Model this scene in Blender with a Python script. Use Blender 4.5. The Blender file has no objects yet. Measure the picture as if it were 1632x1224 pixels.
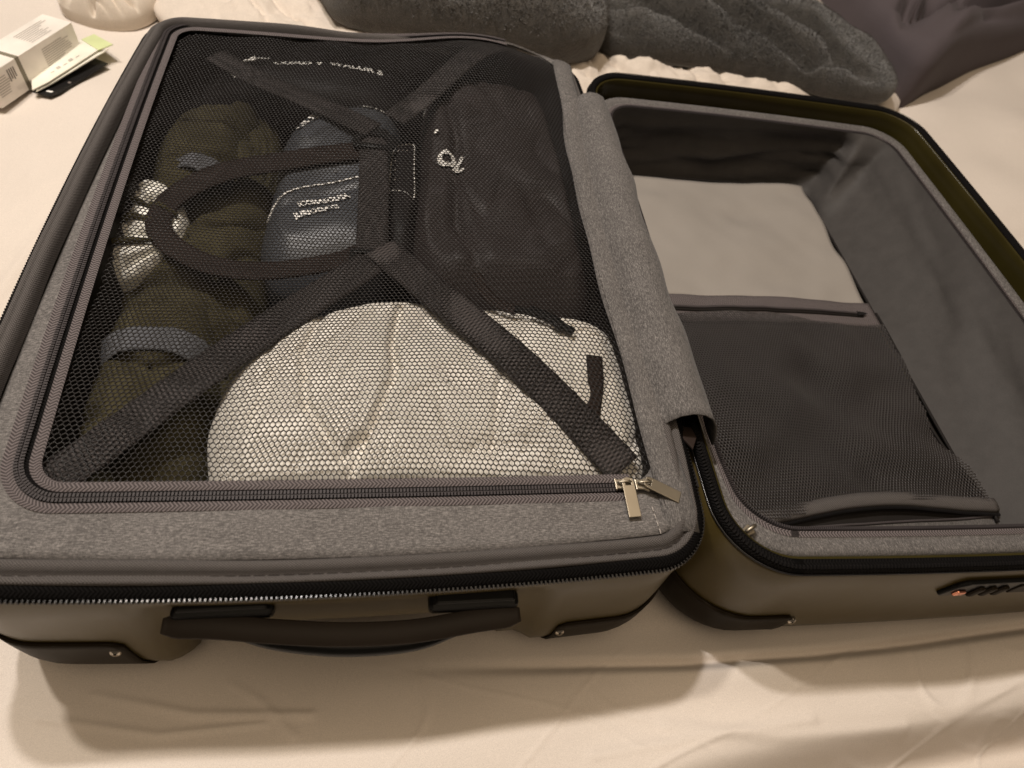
import bpy, bmesh, math, random
import numpy as np
from mathutils import Matrix, Vector

random.seed(7)
SC = bpy.context.scene
COL = SC.collection
PI = math.pi

# ------------------------------------------------------------------ camera
cam_d = bpy.data.cameras.new('camera')
cam_d.sensor_fit = 'HORIZONTAL'
cam_d.sensor_width = 36.0
cam_d.lens = 22.43
cam_d.clip_start = 0.01
cam_d.clip_end = 100.0
cam_d.dof.use_dof = True
cam_d.dof.focus_distance = 0.50
cam_d.dof.aperture_fstop = 7.0
cam = bpy.data.objects.new('camera', cam_d)
COL.objects.link(cam)
R3 = ((0.98348, -0.0117, -0.18067), (-0.09599, 0.8124, -0.57514), (0.1535, 0.58298, 0.79785))
cam.matrix_world = Matrix.Translation((0.2566, -0.1312, 0.5226)) @ Matrix(R3).to_4x4()
SC.camera = cam

# ------------------------------------------------------------------ light
world = bpy.data.worlds.new('World')
SC.world = world
world.use_nodes = True
wb = world.node_tree.nodes['Background']
wb.inputs[0].default_value = (1.0, 0.82, 0.64, 1)
wb.inputs[1].default_value = 0.06


def lamp(name, loc, energy, colour, size):
    l = bpy.data.lights.new(name, 'POINT')
    l.energy = energy
    l.color = colour
    l.shadow_soft_size = size
    o = bpy.data.objects.new(name, l)
    o.location = loc
    COL.objects.link(o)
    return o


lamp('ceiling_bulb', (-0.04, 0.66, 1.75), 66.0, (1.0, 0.94, 0.90), 0.035)
lamp('ceiling_bulb_warm', (-0.38, 0.60, 1.72), 56.0, (1.0, 0.91, 0.80), 0.035)

ca = bpy.data.lights.new('ceiling_bounce', 'AREA')
ca.shape = 'SQUARE'
ca.size = 2.2
ca.energy = 27.0
ca.color = (1.0, 0.79, 0.56)
cao = bpy.data.objects.new('ceiling_bounce', ca)
cao.location = (0.4, -0.15, 2.4)
COL.objects.link(cao)

SC.view_settings.view_transform = 'Standard'
SC.view_settings.look = 'None'
SC.view_settings.gamma = 1.0
SC.view_settings.exposure = 0.0
SC.view_settings.use_curve_mapping = False
SC.render.engine = 'CYCLES'
SC.cycles.use_denoising = True
SC.cycles.max_bounces = 6
SC.cycles.diffuse_bounces = 3
SC.cycles.glossy_bounces = 3
SC.cycles.sample_clamp_indirect = 6.0
SC.render.film_transparent = False


# ------------------------------------------------------------------ material helpers
class NT:
    def __init__(self, name):
        self.m = bpy.data.materials.new(name)
        self.m.use_nodes = True
        self.t = self.m.node_tree
        self.b = self.t.nodes['Principled BSDF']
        self.tc = None

    def n(self, typ, **kw):
        nd = self.t.nodes.new(typ)
        for k, v in kw.items():
            setattr(nd, k, v)
        return nd

    def l(self, a, b):
        self.t.links.new(a, b)

    def coord(self, which='Object'):
        if self.tc is None:
            self.tc = self.n('ShaderNodeTexCoord')
        return self.tc.outputs[which]

    def mapping(self, scale=(1, 1, 1), rot=(0, 0, 0), which='Object', loc=(0, 0, 0)):
        mp = self.n('ShaderNodeMapping')
        mp.inputs['Scale'].default_value = scale
        mp.inputs['Rotation'].default_value = rot
        mp.inputs['Location'].default_value = loc
        self.l(self.coord(which), mp.inputs[0])
        return mp.outputs[0]

    def noise(self, vec, scale, detail=3, rough=0.55, dist=0.0):
        nd = self.n('ShaderNodeTexNoise')
        nd.inputs['Scale'].default_value = scale
        nd.inputs['Detail'].default_value = detail
        nd.inputs['Roughness'].default_value = rough
        nd.inputs['Distortion'].default_value = dist
        self.l(vec, nd.inputs['Vector'])
        return nd.outputs['Fac']

    def ramp(self, fac, stops):
        r = self.n('ShaderNodeValToRGB')
        el = r.color_ramp.elements
        while len(el) < len(stops):
            el.new(0.5)
        for e, (p, c) in zip(el, stops):
            e.position = p
            e.color = (*c, 1) if len(c) == 3 else c
        self.l(fac, r.inputs[0])
        return r.outputs[0]

    def math(self, op, a, b=None):
        nd = self.n('ShaderNodeMath', operation=op)
        for i, v in enumerate((a, b)):
            if v is None:
                continue
            if isinstance(v, (int, float)):
                nd.inputs[i].default_value = v
            else:
                self.l(v, nd.inputs[i])
        return nd.outputs[0]

    def mix(self, fac, a, b, blend='MIX'):
        nd = self.n('ShaderNodeMix', data_type='RGBA', blend_type=blend)
        for i, v in ((0, fac), (6, a), (7, b)):
            if isinstance(v, (int, float)):
                nd.inputs[i].default_value = v
            elif isinstance(v, tuple):
                nd.inputs[i].default_value = (*v, 1)
            else:
                self.l(v, nd.inputs[i])
        return nd.outputs[2]

    def bump(self, h, strength=0.5, dist=0.001):
        nd = self.n('ShaderNodeBump')
        nd.inputs['Strength'].default_value = strength
        nd.inputs['Distance'].default_value = dist
        self.l(h, nd.inputs['Height'])
        self.l(nd.outputs[0], self.b.inputs['Normal'])

    def set(self, col=None, rough=0.6, metal=0.0, spec=0.4, sheen=0.0, coat=0.0, dark=None):
        if dark is not None and max(dark) < 0.07 and metal < 0.5:
            spec *= 0.30
        if col is not None:
            if isinstance(col, tuple):
                self.b.inputs['Base Color'].default_value = (*col, 1)
            else:
                self.l(col, self.b.inputs['Base Color'])
        if isinstance(rough, (int, float)):
            self.b.inputs['Roughness'].default_value = rough
        else:
            self.l(rough, self.b.inputs['Roughness'])
        self.b.inputs['Metallic'].default_value = metal
        self.b.inputs['Specular IOR Level'].default_value = spec
        self.b.inputs['Sheen Weight'].default_value = sheen
        self.b.inputs['Coat Weight'].default_value = coat
        return self.m


def scale3(c, k):
    return tuple(x * k for x in c)


def cloth_mat(name, col, var=0.25, weave=1500, rough=0.85, sheen=0.1, bump=0.35, big=14, spec=0.2):
    t = NT(name)
    v = t.coord()
    f = t.noise(v, big, 4)
    w = t.noise(t.mapping((1, 1, 1)), weave, 2)
    c = t.ramp(f, [(0.25, scale3(col, 1 - var)), (0.75, scale3(col, 1 + var))])
    c = t.mix(0.25, c, t.ramp(w, [(0.3, scale3(col, 0.6)), (0.7, scale3(col, 1.4))]))
    h = t.math('ADD', t.math('MULTIPLY', w, 0.3), t.noise(v, weave / 12, 3))
    t.bump(h, bump, 0.0008)
    return t.set(c, rough, 0, spec, sheen, 0, col)


def heather_mat(name, rotz=0.0, k=1.0):
    t = NT(name)
    a = t.mapping((330, 1650, 700) if rotz == 0 else (1650, 330, 700))
    b = t.mapping((1650, 750, 700) if rotz == 0 else (750, 1650, 700))
    na = t.noise(a, 1.0, 3, 0.6)
    nb = t.noise(b, 1.0, 3, 0.6)
    big = t.noise(t.coord(), 30, 4)
    s = t.math('ADD', t.math('MULTIPLY', na, 0.62), t.math('MULTIPLY', nb, 0.38))
    c = t.ramp(s, [(0.35, scale3((0.040, 0.0365, 0.0355), k)), (0.5, scale3((0.125, 0.1155, 0.111), k)),
                   (0.68, scale3((0.34, 0.315, 0.30), k))])
    c = t.mix(0.18, c, t.ramp(big, [(0.3, scale3((0.07, 0.065, 0.062), k)), (0.7, scale3((0.19, 0.176, 0.168), k))]))
    t.bump(s, 0.5, 0.0006)
    return t.set(c, 0.8, 0, 0.25, 0.08)


def rib_mat(name, col, period_u, period_v, depth=0.7, rough=0.7, spec=0.3, chevron=False, var=0.5):
    """woven tape: u runs along the tape in metres, v across in metres"""
    t = NT(name)
    sep = t.n('ShaderNodeSeparateXYZ')
    t.l(t.coord('UV'), sep.inputs[0])
    u, v = sep.outputs[0], sep.outputs[1]
    if chevron:
        tri = t.math('PINGPONG', v, period_v)
        ph = t.math('ADD', t.math('MULTIPLY', u, 2 * PI / period_u), t.math('MULTIPLY', tri, 2 * PI / period_u * 0.9))
        h = t.math('ADD', t.math('MULTIPLY', t.math('SINE', ph), 0.5), 0.5)
    else:
        hu = t.math('SINE', t.math('MULTIPLY', u, 2 * PI / period_u))
        hv = t.math('SINE', t.math('MULTIPLY', v, 2 * PI / period_v))
        h = t.math('ADD', t.math('MULTIPLY', t.math('MULTIPLY', hu, hv), 0.5), 0.5)
    nz = t.noise(t.coord(), 900, 2)
    h2 = t.math('ADD', t.math('MULTIPLY', h, 0.75), t.math('MULTIPLY', nz, 0.25))
    c = t.ramp(h2, [(0.15, scale3(col, 1 - var)), (0.85, scale3(col, 1 + var))])
    t.bump(h2, depth, 0.0006)
    return t.set(c, rough, 0, spec, 0.0, 0, col)


def plastic_mat(name, col, rough=0.35, spec=0.5, grain=2500, bump=0.08, metal=0.0, coat=0.0):
    t = NT(name)
    v = t.coord()
    g = t.noise(v, grain, 2)
    s = t.noise(v, 18, 4)
    c = t.ramp(s, [(0.3, scale3(col, 0.86)), (0.7, scale3(col, 1.12))])
    t.bump(g, bump, 0.0004)
    r = t.math('ADD', t.math('MULTIPLY', s, 0.16), rough - 0.08)
    return t.set(c, r, metal, spec, 0, coat, col)


M = {}
M['sheet'] = cloth_mat('bed sheet cotton', (0.69, 0.618, 0.55), 0.05, 1500, 0.85, 0.1, 0.22, 6)
M['quilt'] = cloth_mat('cream quilt cotton', (0.66, 0.58, 0.50), 0.06, 700, 0.9, 0.15, 0.5, 30)
M['crumple'] = cloth_mat('crumpled cream linen', (0.62, 0.54, 0.45), 0.08, 1200, 0.85, 0.1, 0.4, 25)
M['mauve'] = cloth_mat('mauve grey sateen', (0.088, 0.073, 0.078), 0.08, 1500, 0.85, 0.05, 0.35, 10, 0.12)
M['heather'] = heather_mat('grey heather lining', 0.0, 0.95)
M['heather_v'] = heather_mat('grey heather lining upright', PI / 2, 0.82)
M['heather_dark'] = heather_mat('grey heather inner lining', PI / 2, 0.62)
M['canvas'] = rib_mat('grey canvas binding', (0.092, 0.083, 0.079), 0.0019, 0.0015, 1.0, 0.85, 0.15, False, 0.65)
M['tape'] = rib_mat('grey herringbone tape', (0.110, 0.094, 0.094), 0.0024, 0.003, 1.0, 0.75, 0.2, True, 0.6)
M['black_tape'] = rib_mat('black zip tape', (0.0055, 0.005, 0.005), 0.0024, 0.003, 0.8, 0.75, 0.18, True)
M['webbing'] = rib_mat('dark grey webbing', (0.038, 0.033, 0.032), 0.0030, 0.0100, 1.0, 0.6, 0.4, False, 0.85)
M['brown_web'] = rib_mat('brown webbing', (0.026, 0.018, 0.015), 0.0026, 0.004, 1.0, 0.6, 0.4, False, 0.5)
M['grey_band'] = cloth_mat('blue grey elastic band', (0.105, 0.108, 0.118), 0.1, 900, 0.8, 0.05, 0.6, 40)
M['shell_in'] = plastic_mat('olive shell inner face', (0.034, 0.027, 0.007), 0.22, 0.9, 0.5, 1800, 0.05)
def shell_mat():
    t = NT('olive polycarbonate shell')
    v = t.coord()
    s1 = t.noise(v, 14, 5, 0.6)
    g = t.noise(v, 2600, 2)
    sc = t.noise(t.mapping((900, 60, 140), (0.3, 0.2, 0.5)), 1.0, 2, 0.5)
    sc2 = t.noise(t.mapping((70, 300, 1100)), 1.0, 2, 0.5)
    m1 = t.ramp(sc, [(0.66, (0, 0, 0)), (0.72, (1, 1, 1))])
    m2 = t.ramp(sc2, [(0.69, (0, 0, 0)), (0.75, (1, 1, 1))])
    m = t.math('MULTIPLY', t.math('MAXIMUM', m1, m2), 0.16)
    c = t.ramp(s1, [(0.3, (0.062, 0.045, 0.0135)), (0.7, (0.080, 0.058, 0.0180))])
    c = t.mix(m, c, (0.16, 0.13, 0.08))
    t.bump(t.math('ADD', t.math('MULTIPLY', g, 0.5), m), 0.12, 0.0004)
    return t.set(c, t.math('ADD', t.math('MULTIPLY', s1, 0.25), 0.24), 0, 0.34)


M['shell'] = shell_mat()
M['guard'] = plastic_mat('dark brown corner guard', (0.016, 0.011, 0.006), 0.5, 0.3, 2400, 0.12)
M['black'] = plastic_mat('black plastic', (0.010, 0.010, 0.010), 0.32, 0.5)
M['grip'] = plastic_mat('brown black rubber grip', (0.034, 0.027, 0.022), 0.5, 0.4, 2000, 0.15)
M['coil'] = plastic_mat('grey nylon coil', (0.055, 0.048, 0.049), 0.48, 0.4)
M['coil_black'] = plastic_mat('black nylon coil', (0.012, 0.011, 0.011), 0.20, 1.0)
M['gold'] = plastic_mat('brushed champagne metal', (0.38, 0.335, 0.265), 0.45, 0.5, 900, 0.05, 1.0)
M['steel'] = plastic_mat('polished rivet', (0.50, 0.45, 0.38), 0.3, 0.5, 900, 0.03, 1.0)
M['copper'] = plastic_mat('copper button', (0.70, 0.30, 0.20), 0.25, 0.5, 900, 0.03, 1.0)
M['net'] = plastic_mat('dark mesh thread', (0.0165, 0.0145, 0.014), 0.36, 0.65, 3000, 0.1)
M['net_pocket'] = plastic_mat('charcoal pocket mesh', (0.032, 0.028, 0.027), 0.36, 0.9, 3000, 0.1)
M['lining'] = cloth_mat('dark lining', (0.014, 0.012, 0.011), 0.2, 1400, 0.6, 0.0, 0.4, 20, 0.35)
M['poly'] = cloth_mat('grey polyester lining', (0.058, 0.0535, 0.051), 0.15, 1300, 0.55, 0.05, 0.25, 60, 0.4)
M['nylon'] = cloth_mat('cream nylon panel', (0.29, 0.265, 0.24), 0.05, 2600, 0.32, 0.05, 0.1, 12, 0.4)
M['thread'] = cloth_mat('pale sewing thread', (0.42, 0.38, 0.35), 0.1, 900)
M['thread_dark'] = cloth_mat('dark sewing thread', (0.035, 0.03, 0.028), 0.1, 900)
M['white_bag'] = cloth_mat('off white nylon pouch', (0.76, 0.72, 0.655), 0.06, 2200, 0.6, 0.05, 0.25, 60, 0.35)
M['olive'] = cloth_mat('olive cotton', (0.058, 0.050, 0.027), 0.3, 700, 0.9, 0.0, 0.8, 40)
M['black_cloth'] = cloth_mat('black nylon', (0.009, 0.0075, 0.0075), 0.25, 1500, 0.5, 0.0, 0.4, 30, 0.45)
M['brown_black'] = cloth_mat('brown black padded nylon', (0.030, 0.023, 0.022), 0.2, 1100, 0.55, 0.0, 0.5, 30, 0.95)
M['blue_pouch'] = plastic_mat('slate blue glossy pouch', (0.064, 0.069, 0.079), 0.42, 0.5, 700, 0.15)
M['white_cloth'] = cloth_mat('white shirt cotton', (0.85, 0.83, 0.76), 0.03, 1600, 0.85, 0.05, 0.3, 20)
M['print'] = plastic_mat('white print', (0.88, 0.86, 0.82), 0.6, 0.3)
M['ink'] = plastic_mat('grey ink', (0.22, 0.19, 0.17), 0.7, 0.2)
M['ink_pale'] = plastic_mat('pale grey ink', (0.50, 0.45, 0.40), 0.7, 0.2)
M['carton'] = plastic_mat('white carton', (0.82, 0.76, 0.69), 0.55, 0.4)
M['carton_band'] = plastic_mat('olive grey carton band', (0.20, 0.175, 0.125), 0.55, 0.4)
M['paper'] = plastic_mat('cream paper', (0.82, 0.79, 0.68), 0.7, 0.3)
M['paper_green'] = plastic_mat('pale green paper', (0.62, 0.68, 0.36), 0.7, 0.3)
M['card'] = plastic_mat('black glossy card', (0.014, 0.013, 0.013), 0.25, 0.5)


def fleece_mat(name, col):
    t = NT(name)
    v = t.coord()
    f = t.noise(v, 420, 5, 0.7, 0.4)
    g = t.noise(v, 60, 4, 0.6)
    s = t.math('ADD', t.math('MULTIPLY', f, 0.6), t.math('MULTIPLY', g, 0.4))
    c = t.ramp(s, [(0.33, scale3(col, 0.45)), (0.5, col), (0.68, scale3(col, 1.75))])
    t.bump(s, 0.9, 0.006)
    return t.set(c, 0.95, 0, 0.1, 0.45)


M['fleece'] = fleece_mat('brown grey plush fleece', (0.060, 0.052, 0.043))
M['knit'] = fleece_mat('dark grey fleece jersey', (0.044, 0.039, 0.033))


# ------------------------------------------------------------------ object helpers
def tag(o, label=None, cat=None, group=None, kind=None):
    if label: o['label'] = label
    if cat: o['category'] = cat
    if group: o['group'] = group
    if kind: o['kind'] = kind
    return o


def empty(name, loc=(0, 0, 0)):
    o = bpy.data.objects.new(name, None)
    o.location = loc
    o.empty_display_size = 0.02
    COL.objects.link(o)
    return o


def put(name, verts, faces, mat, parent=None, smooth=True, uv=None):
    me = bpy.data.meshes.new(name)
    me.from_pydata([tuple(map(float, v)) for v in verts], [], [tuple(map(int, f)) for f in faces])
    if uv is not None:
        lay = me.uv_layers.new(name='UVMap')
        uv = np.asarray(uv, np.float32)
        idx = np.empty(len(me.loops), np.int32)
        me.loops.foreach_get('vertex_index', idx)
        lay.data.foreach_set('uv', uv[idx].ravel())
    if smooth:
        me.polygons.foreach_set('use_smooth', np.ones(len(me.polygons), bool))
    me.materials.append(M[mat])
    me.update()
    o = bpy.data.objects.new(name, me)
    COL.objects.link(o)
    if parent is not None:
        o.parent = parent
        o.matrix_parent_inverse = Matrix.Translation(-Vector(world_loc(parent)))
    return o


def world_loc(o):
    v = Vector(o.location)
    return v if o.parent is None else Vector((0, 0, 0)) if o.type == 'MESH' else v


def solid(o, th, offset=-1.0):
    md = o.modifiers.new('thickness', 'SOLIDIFY')
    md.thickness = th
    md.offset = offset
    return o


def bevel(o, w, seg=2, ang=40):
    md = o.modifiers.new('edges', 'BEVEL')
    md.width = w
    md.segments = seg
    md.limit_method = 'ANGLE'
    md.angle_limit = math.radians(ang)
    return o


def grid_faces(nu, nv, cu=False, cv=False):
    """vertex index = i*nv + j ; i along u"""
    F = []
    for i in range(nu if cu else nu - 1):
        i2 = (i + 1) % nu
        for j in range(nv if cv else nv - 1):
            j2 = (j + 1) % nv
            F.append((i * nv + j, i2 * nv + j, i2 * nv + j2, i * nv + j2))
    return F


class Rff:
    """smooth random field in the plane (sum of waves)"""
    def __init__(self, seed, freq, n=24, aniso=(1, 1), rot=0.0, octaves=1):
        rg = np.random.RandomState(seed)
        self.k = []
        c, s = math.cos(rot), math.sin(rot)
        for o in range(octaves):
            a = rg.uniform(0, 2 * PI, n)
            f = freq * 2 ** o * rg.uniform(0.5, 1.3, n)
            kx, ky = np.cos(a) * f * aniso[0], np.sin(a) * f * aniso[1]
            self.k.append((kx * c - ky * s, kx * s + ky * c, rg.uniform(0, 2 * PI, n), 0.5 ** o / math.sqrt(n / 2)))

    def __call__(self, x, y):
        x = np.asarray(x, float); y = np.asarray(y, float)
        r = np.zeros(np.broadcast(x, y).shape)
        for kx, ky, p, a in self.k:
            r = r + a * np.cos(x[..., None] * kx * 2 * PI + y[..., None] * ky * 2 * PI + p).sum(-1)
        return r


def sstep(a, b, x):
    t = np.clip((np.asarray(x, float) - a) / (b - a), 0, 1)
    return t * t * (3 - 2 * t)


def gauss(x, y, cx, cy, sx, sy):
    return np.exp(-((x - cx) / sx) ** 2 - ((y - cy) / sy) ** 2)


def seg_dist(x, y, pts):
    d = np.full(np.shape(x), 1e9)
    for (x0, y0), (x1, y1) in zip(pts[:-1], pts[1:]):
        dx, dy = x1 - x0, y1 - y0
        t = np.clip(((x - x0) * dx + (y - y0) * dy) / (dx * dx + dy * dy), 0, 1)
        d = np.minimum(d, np.hypot(x - x0 - t * dx, y - y0 - t * dy))
    return d


def spline(pts, n, closed=False):
    """Catmull-Rom through pts, resampled to n points evenly spaced"""
    P = np.asarray(pts, float)
    m = len(P)
    if closed:
        Q = np.vstack([P[-1], P, P[0], P[1]]); cnt = m
    else:
        Q = np.vstack([2 * P[0] - P[1], P, 2 * P[-1] - P[-2]]); cnt = m - 1
    out = []
    ts = np.linspace(0, 1, 16, endpoint=False)
    for i in range(cnt):
        p0, p1, p2, p3 = Q[i:i + 4]
        for t in ts:
            out.append(0.5 * ((2 * p1) + (-p0 + p2) * t + (2 * p0 - 5 * p1 + 4 * p2 - p3) * t * t + (-p0 + 3 * p1 - 3 * p2 + p3) * t ** 3))
    out.append(P[0] if closed else P[-1])
    out = np.array(out)
    s = np.r_[0, np.cumsum(np.linalg.norm(np.diff(out, axis=0), axis=1))]
    q = np.linspace(0, s[-1], n + 1)[:-1] if closed else np.linspace(0, s[-1], n)
    return np.stack([np.interp(q, s, out[:, k]) for k in range(out.shape[1])], 1)


def arclen(P, closed=False):
    d = np.linalg.norm(np.diff(P, axis=0), axis=1)
    return np.r_[0, np.cumsum(d)]


def rrect(x0, x1, y0, y1, r, bow=0.0, nc=10, ns=30, shear=0.0):
    """rounded rectangle counter-clockwise from the front edge; always the same number of points"""
    P = []
    def side(a, b):
        for i in range(ns):
            t = i / ns
            P.append((a[0] + (b[0] - a[0]) * t, a[1] + (b[1] - a[1]) * t))
    def corner(cx, cy, a0):
        for i in range(nc):
            a = a0 + PI / 2 * i / nc
            P.append((cx + r * math.cos(a), cy + r * math.sin(a)))
    side((x0 + r, y0), (x1 - r, y0)); corner(x1 - r, y0 + r, -PI / 2)
    side((x1, y0 + r), (x1, y1 - r)); corner(x1 - r, y1 - r, 0)
    side((x1 - r, y1), (x0 + r, y1)); corner(x0 + r, y1 - r, PI / 2)
    side((x0, y1 - r), (x0, y0 + r)); corner(x0 + r, y0 + r, PI)
    P = np.array(P)
    u = (P[:, 0] - x0) / (x1 - x0) * 2 - 1
    v = (P[:, 1] - y0) / (y1 - y0) * 2 - 1
    b = (bow, bow, bow, bow) if not isinstance(bow, tuple) else bow    # left right front back
    X = P[:, 0] + np.where(u < 0, -b[0], b[1]) * (1 - v * v) * np.abs(u) ** 3
    Y = P[:, 1] + np.where(v < 0, -b[2], b[3]) * (1 - u * u) * np.abs(v) ** 3
    X = X + shear * (1 - u) / 2 * v
    return np.stack([X, Y], 1)


def loft(name, loops, mat, parent=None, closed=True, uvs=None):
    """loops: list of (N,3) arrays; outer to inner"""
    L = [np.asarray(l, float) for l in loops]
    n = len(L[0]); k = len(L)
    V = np.stack(L, 1).reshape(-1, 3)
    uv = None
    s = np.r_[0, np.cumsum(np.linalg.norm(np.diff(L[0], axis=0), axis=1))]
    w = np.r_[0, np.cumsum([np.median(np.linalg.norm(L[i + 1] - L[i], axis=1)) for i in range(k - 1)])]
    uv = np.stack([np.repeat(s, k), np.tile(w, n)], 1)
    F = [f[::-1] for f in grid_faces(n, k, closed, False)]
    return put(name, V, F, mat, parent, True, uv)


def l3(P, z):
    z = np.broadcast_to(z, (len(P),))
    return np.column_stack([P, z])


def frames2d(P, closed):
    if closed:
        T = np.roll(P, -1, 0) - np.roll(P, 1, 0)
    else:
        T = np.gradient(P, axis=0)
    T = T / np.maximum(np.linalg.norm(T, axis=1)[:, None], 1e-9)
    return T


def ribbon(name, C, width, mat, parent=None, th=0.0015, segs=6, twist=None, crown=0.0, closed=False):
    """flat tape along centre line C (N,3), lying level; width across"""
    C = np.asarray(C, float)
    T = frames2d(C, closed)
    up = np.tile((0, 0, 1.0), (len(C), 1))
    if twist is not None:
        up = np.asarray(twist, float)
    S = np.cross(T, up); S /= np.linalg.norm(S, axis=1)[:, None]
    N = np.cross(S, T)
    s = np.r_[0, np.cumsum(np.linalg.norm(np.diff(C, axis=0), axis=1))]
    V = []; uv = []
    w = np.broadcast_to(width, (len(C),))
    for i in range(len(C)):
        for j in range(segs + 1):
            t = j / segs * 2 - 1
            V.append(C[i] + S[i] * t * w[i] / 2 + N[i] * crown * (1 - t * t))
            uv.append((s[i], (t + 1) / 2 * w[i]))
    o = put(name, V, grid_faces(len(C), segs + 1, closed), mat, parent, True, uv)
    return solid(o, th, 0.0) if th else o


def tube(name, C, rad, mat, parent=None, n=8, closed=False, flat=1.0):
    C = np.asarray(C, float)
    T = frames2d(C, closed)
    up = np.where(np.abs(T[:, 2:3]) > 0.95, np.array([[1.0, 0, 0]]), np.array([[0, 0, 1.0]]))
    S = np.cross(T, up); S /= np.linalg.norm(S, axis=1)[:, None]
    N = np.cross(S, T)
    r = np.broadcast_to(rad, (len(C),))
    V = []; uv = []
    s = np.r_[0, np.cumsum(np.linalg.norm(np.diff(C, axis=0), axis=1))]
    for i in range(len(C)):
        for j in range(n):
            a = 2 * PI * j / n
            V.append(C[i] + S[i] * math.cos(a) * r[i] + N[i] * math.sin(a) * r[i] * flat)
            uv.append((s[i], j / n * 2 * PI * r[i]))
    F = grid_faces(len(C), n, closed, True)
    F = [f[::-1] for f in F]
    if not closed:
        F.append(tuple(range(n))); F.append(tuple(range((len(C) - 1) * n, len(C) * n))[::-1])
    return put(name, V, F, mat, parent, True, uv)


def beads(name, C, N, spacing, size, mat, parent=None, closed=True, taper=0.6, stuff=True):
    """small blocks along C, long axis along N (row of zip teeth)"""
    C = np.asarray(C, float)
    if closed:
        C = np.vstack([C, C[:1]]); N = np.vstack([N, N[:1]])
    s = np.r_[0, np.cumsum(np.linalg.norm(np.diff(C, axis=0), axis=1))]
    m = max(2, int(s[-1] / spacing))
    q = (np.arange(m) + 0.5) * s[-1] / m
    P = np.stack([np.interp(q, s, C[:, k]) for k in range(3)], 1)
    D = np.stack([np.interp(q, s, N[:, k]) for k in range(3)], 1)
    D /= np.linalg.norm(D, axis=1)[:, None]
    T = np.stack([np.interp(q, s, np.gradient(C[:, k])) for k in range(3)], 1)
    T /= np.linalg.norm(T, axis=1)[:, None]
    B = np.cross(D, T)
    lx, ly, lz = size       # along path, along N, along B
    cor = np.array([(-1, -1, -1), (1, -1, -1), (1, 1, -1), (-1, 1, -1), (-1, -1, 1), (1, -1, 1), (1, 1, 1), (-1, 1, 1)], float)
    V = []
    for c in cor:
        k = taper if c[2] > 0 else 1.0
        V.append(P + T * (c[0] * lx / 2 * k) + D * (c[1] * ly / 2 * k) + B * (c[2] * lz / 2))
    V = np.stack(V, 1).reshape(-1, 3)
    fb = [(0, 3, 2, 1), (4, 5, 6, 7), (0, 1, 5, 4), (1, 2, 6, 5), (2, 3, 7, 6), (3, 0, 4, 7)]
    F = [tuple(8 * i + k for k in f) for i in range(m) for f in fb]
    o = put(name, V, F, mat, parent, False)
    if stuff: o['kind'] = 'stuff'
    return o


def stitches(name, C, mat, parent, length=0.0042, gap=0.0016, w=0.0006, zf=None):
    C = np.asarray(C, float)
    s = arclen(C)
    q = 0.0
    V = []; F = []
    while q + length < s[-1]:
        e = [np.array([np.interp(q + t * length, s, C[:, k]) for k in range(3)]) for t in (0, 0.5, 1)]
        T = e[2] - e[0]; T /= np.linalg.norm(T)
        S = np.cross(T, (0, 0, 1)); S /= max(np.linalg.norm(S), 1e-6)
        b = len(V)
        for k, p in enumerate(e):
            up = np.array((0, 0, 0.0006 if k == 1 else 0.0001))
            V += [p - S * w / 2 + up * 0.3, p + up + np.array((0, 0, 0.0003)), p + S * w / 2 + up * 0.3]
        for k in (0, 1):
            for j in (0, 1):
                F.append((b + 3 * k + j, b + 3 * k + j + 1, b + 3 * k + j + 4, b + 3 * k + j + 3))
        q += length + gap
    o = put(name, V, F, mat, parent)
    o['kind'] = 'stuff'
    return o


def box(name, lo, hi, mat, parent=None, bev=0.0, rot=None, at=(0, 0, 0)):
    x0, y0, z0 = lo; x1, y1, z1 = hi
    V = np.array([(x0, y0, z0), (x1, y0, z0), (x1, y1, z0), (x0, y1, z0), (x0, y0, z1), (x1, y0, z1), (x1, y1, z1), (x0, y1, z1)], float)
    if rot is not None:
        V = V @ np.array(rot.to_3x3()).T
    V = V + np.array(at)
    o = put(name, V, [(0, 3, 2, 1), (4, 5, 6, 7), (0, 1, 5, 4), (1, 2, 6, 5), (2, 3, 7, 6), (3, 0, 4, 7)], mat, parent, False)
    if bev: bevel(o, bev)
    return o


def prism(name, outline, th, mat, parent=None, M4=None, bev=0.0, hole=None):
    """flat plate from a 2D outline (local xy), thickness th in local +z, placed by M4"""
    bm = bmesh.new()
    vs = [bm.verts.new((x, y, 0)) for x, y in outline]
    if hole:
        hv = [bm.verts.new((x, y, 0)) for x, y in hole]
        es = [bm.edges.new((a, b)) for a, b in zip(vs, vs[1:] + vs[:1])] + [bm.edges.new((a, b)) for a, b in zip(hv, hv[1:] + hv[:1])]
        bmesh.ops.triangle_fill(bm, use_beauty=True, use_dissolve=False, edges=es)
    else:
        bm.faces.new(vs)
    r = bmesh.ops.extrude_face_region(bm, geom=bm.faces[:])
    bmesh.ops.translate(bm, verts=[g for g in r['geom'] if isinstance(g, bmesh.types.BMVert)], vec=(0, 0, th))
    bmesh.ops.recalc_face_normals(bm, faces=bm.faces[:])
    if M4 is not None:
        bmesh.ops.transform(bm, matrix=M4, verts=bm.verts[:])
    V = [v.co[:] for v in bm.verts]
    bm.verts.index_update()
    F = [[v.index for v in f.verts] for f in bm.faces]
    bm.free()
    o = put(name, V, F, mat, parent, False)
    if bev: bevel(o, bev, 2, 50)
    return o


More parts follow.
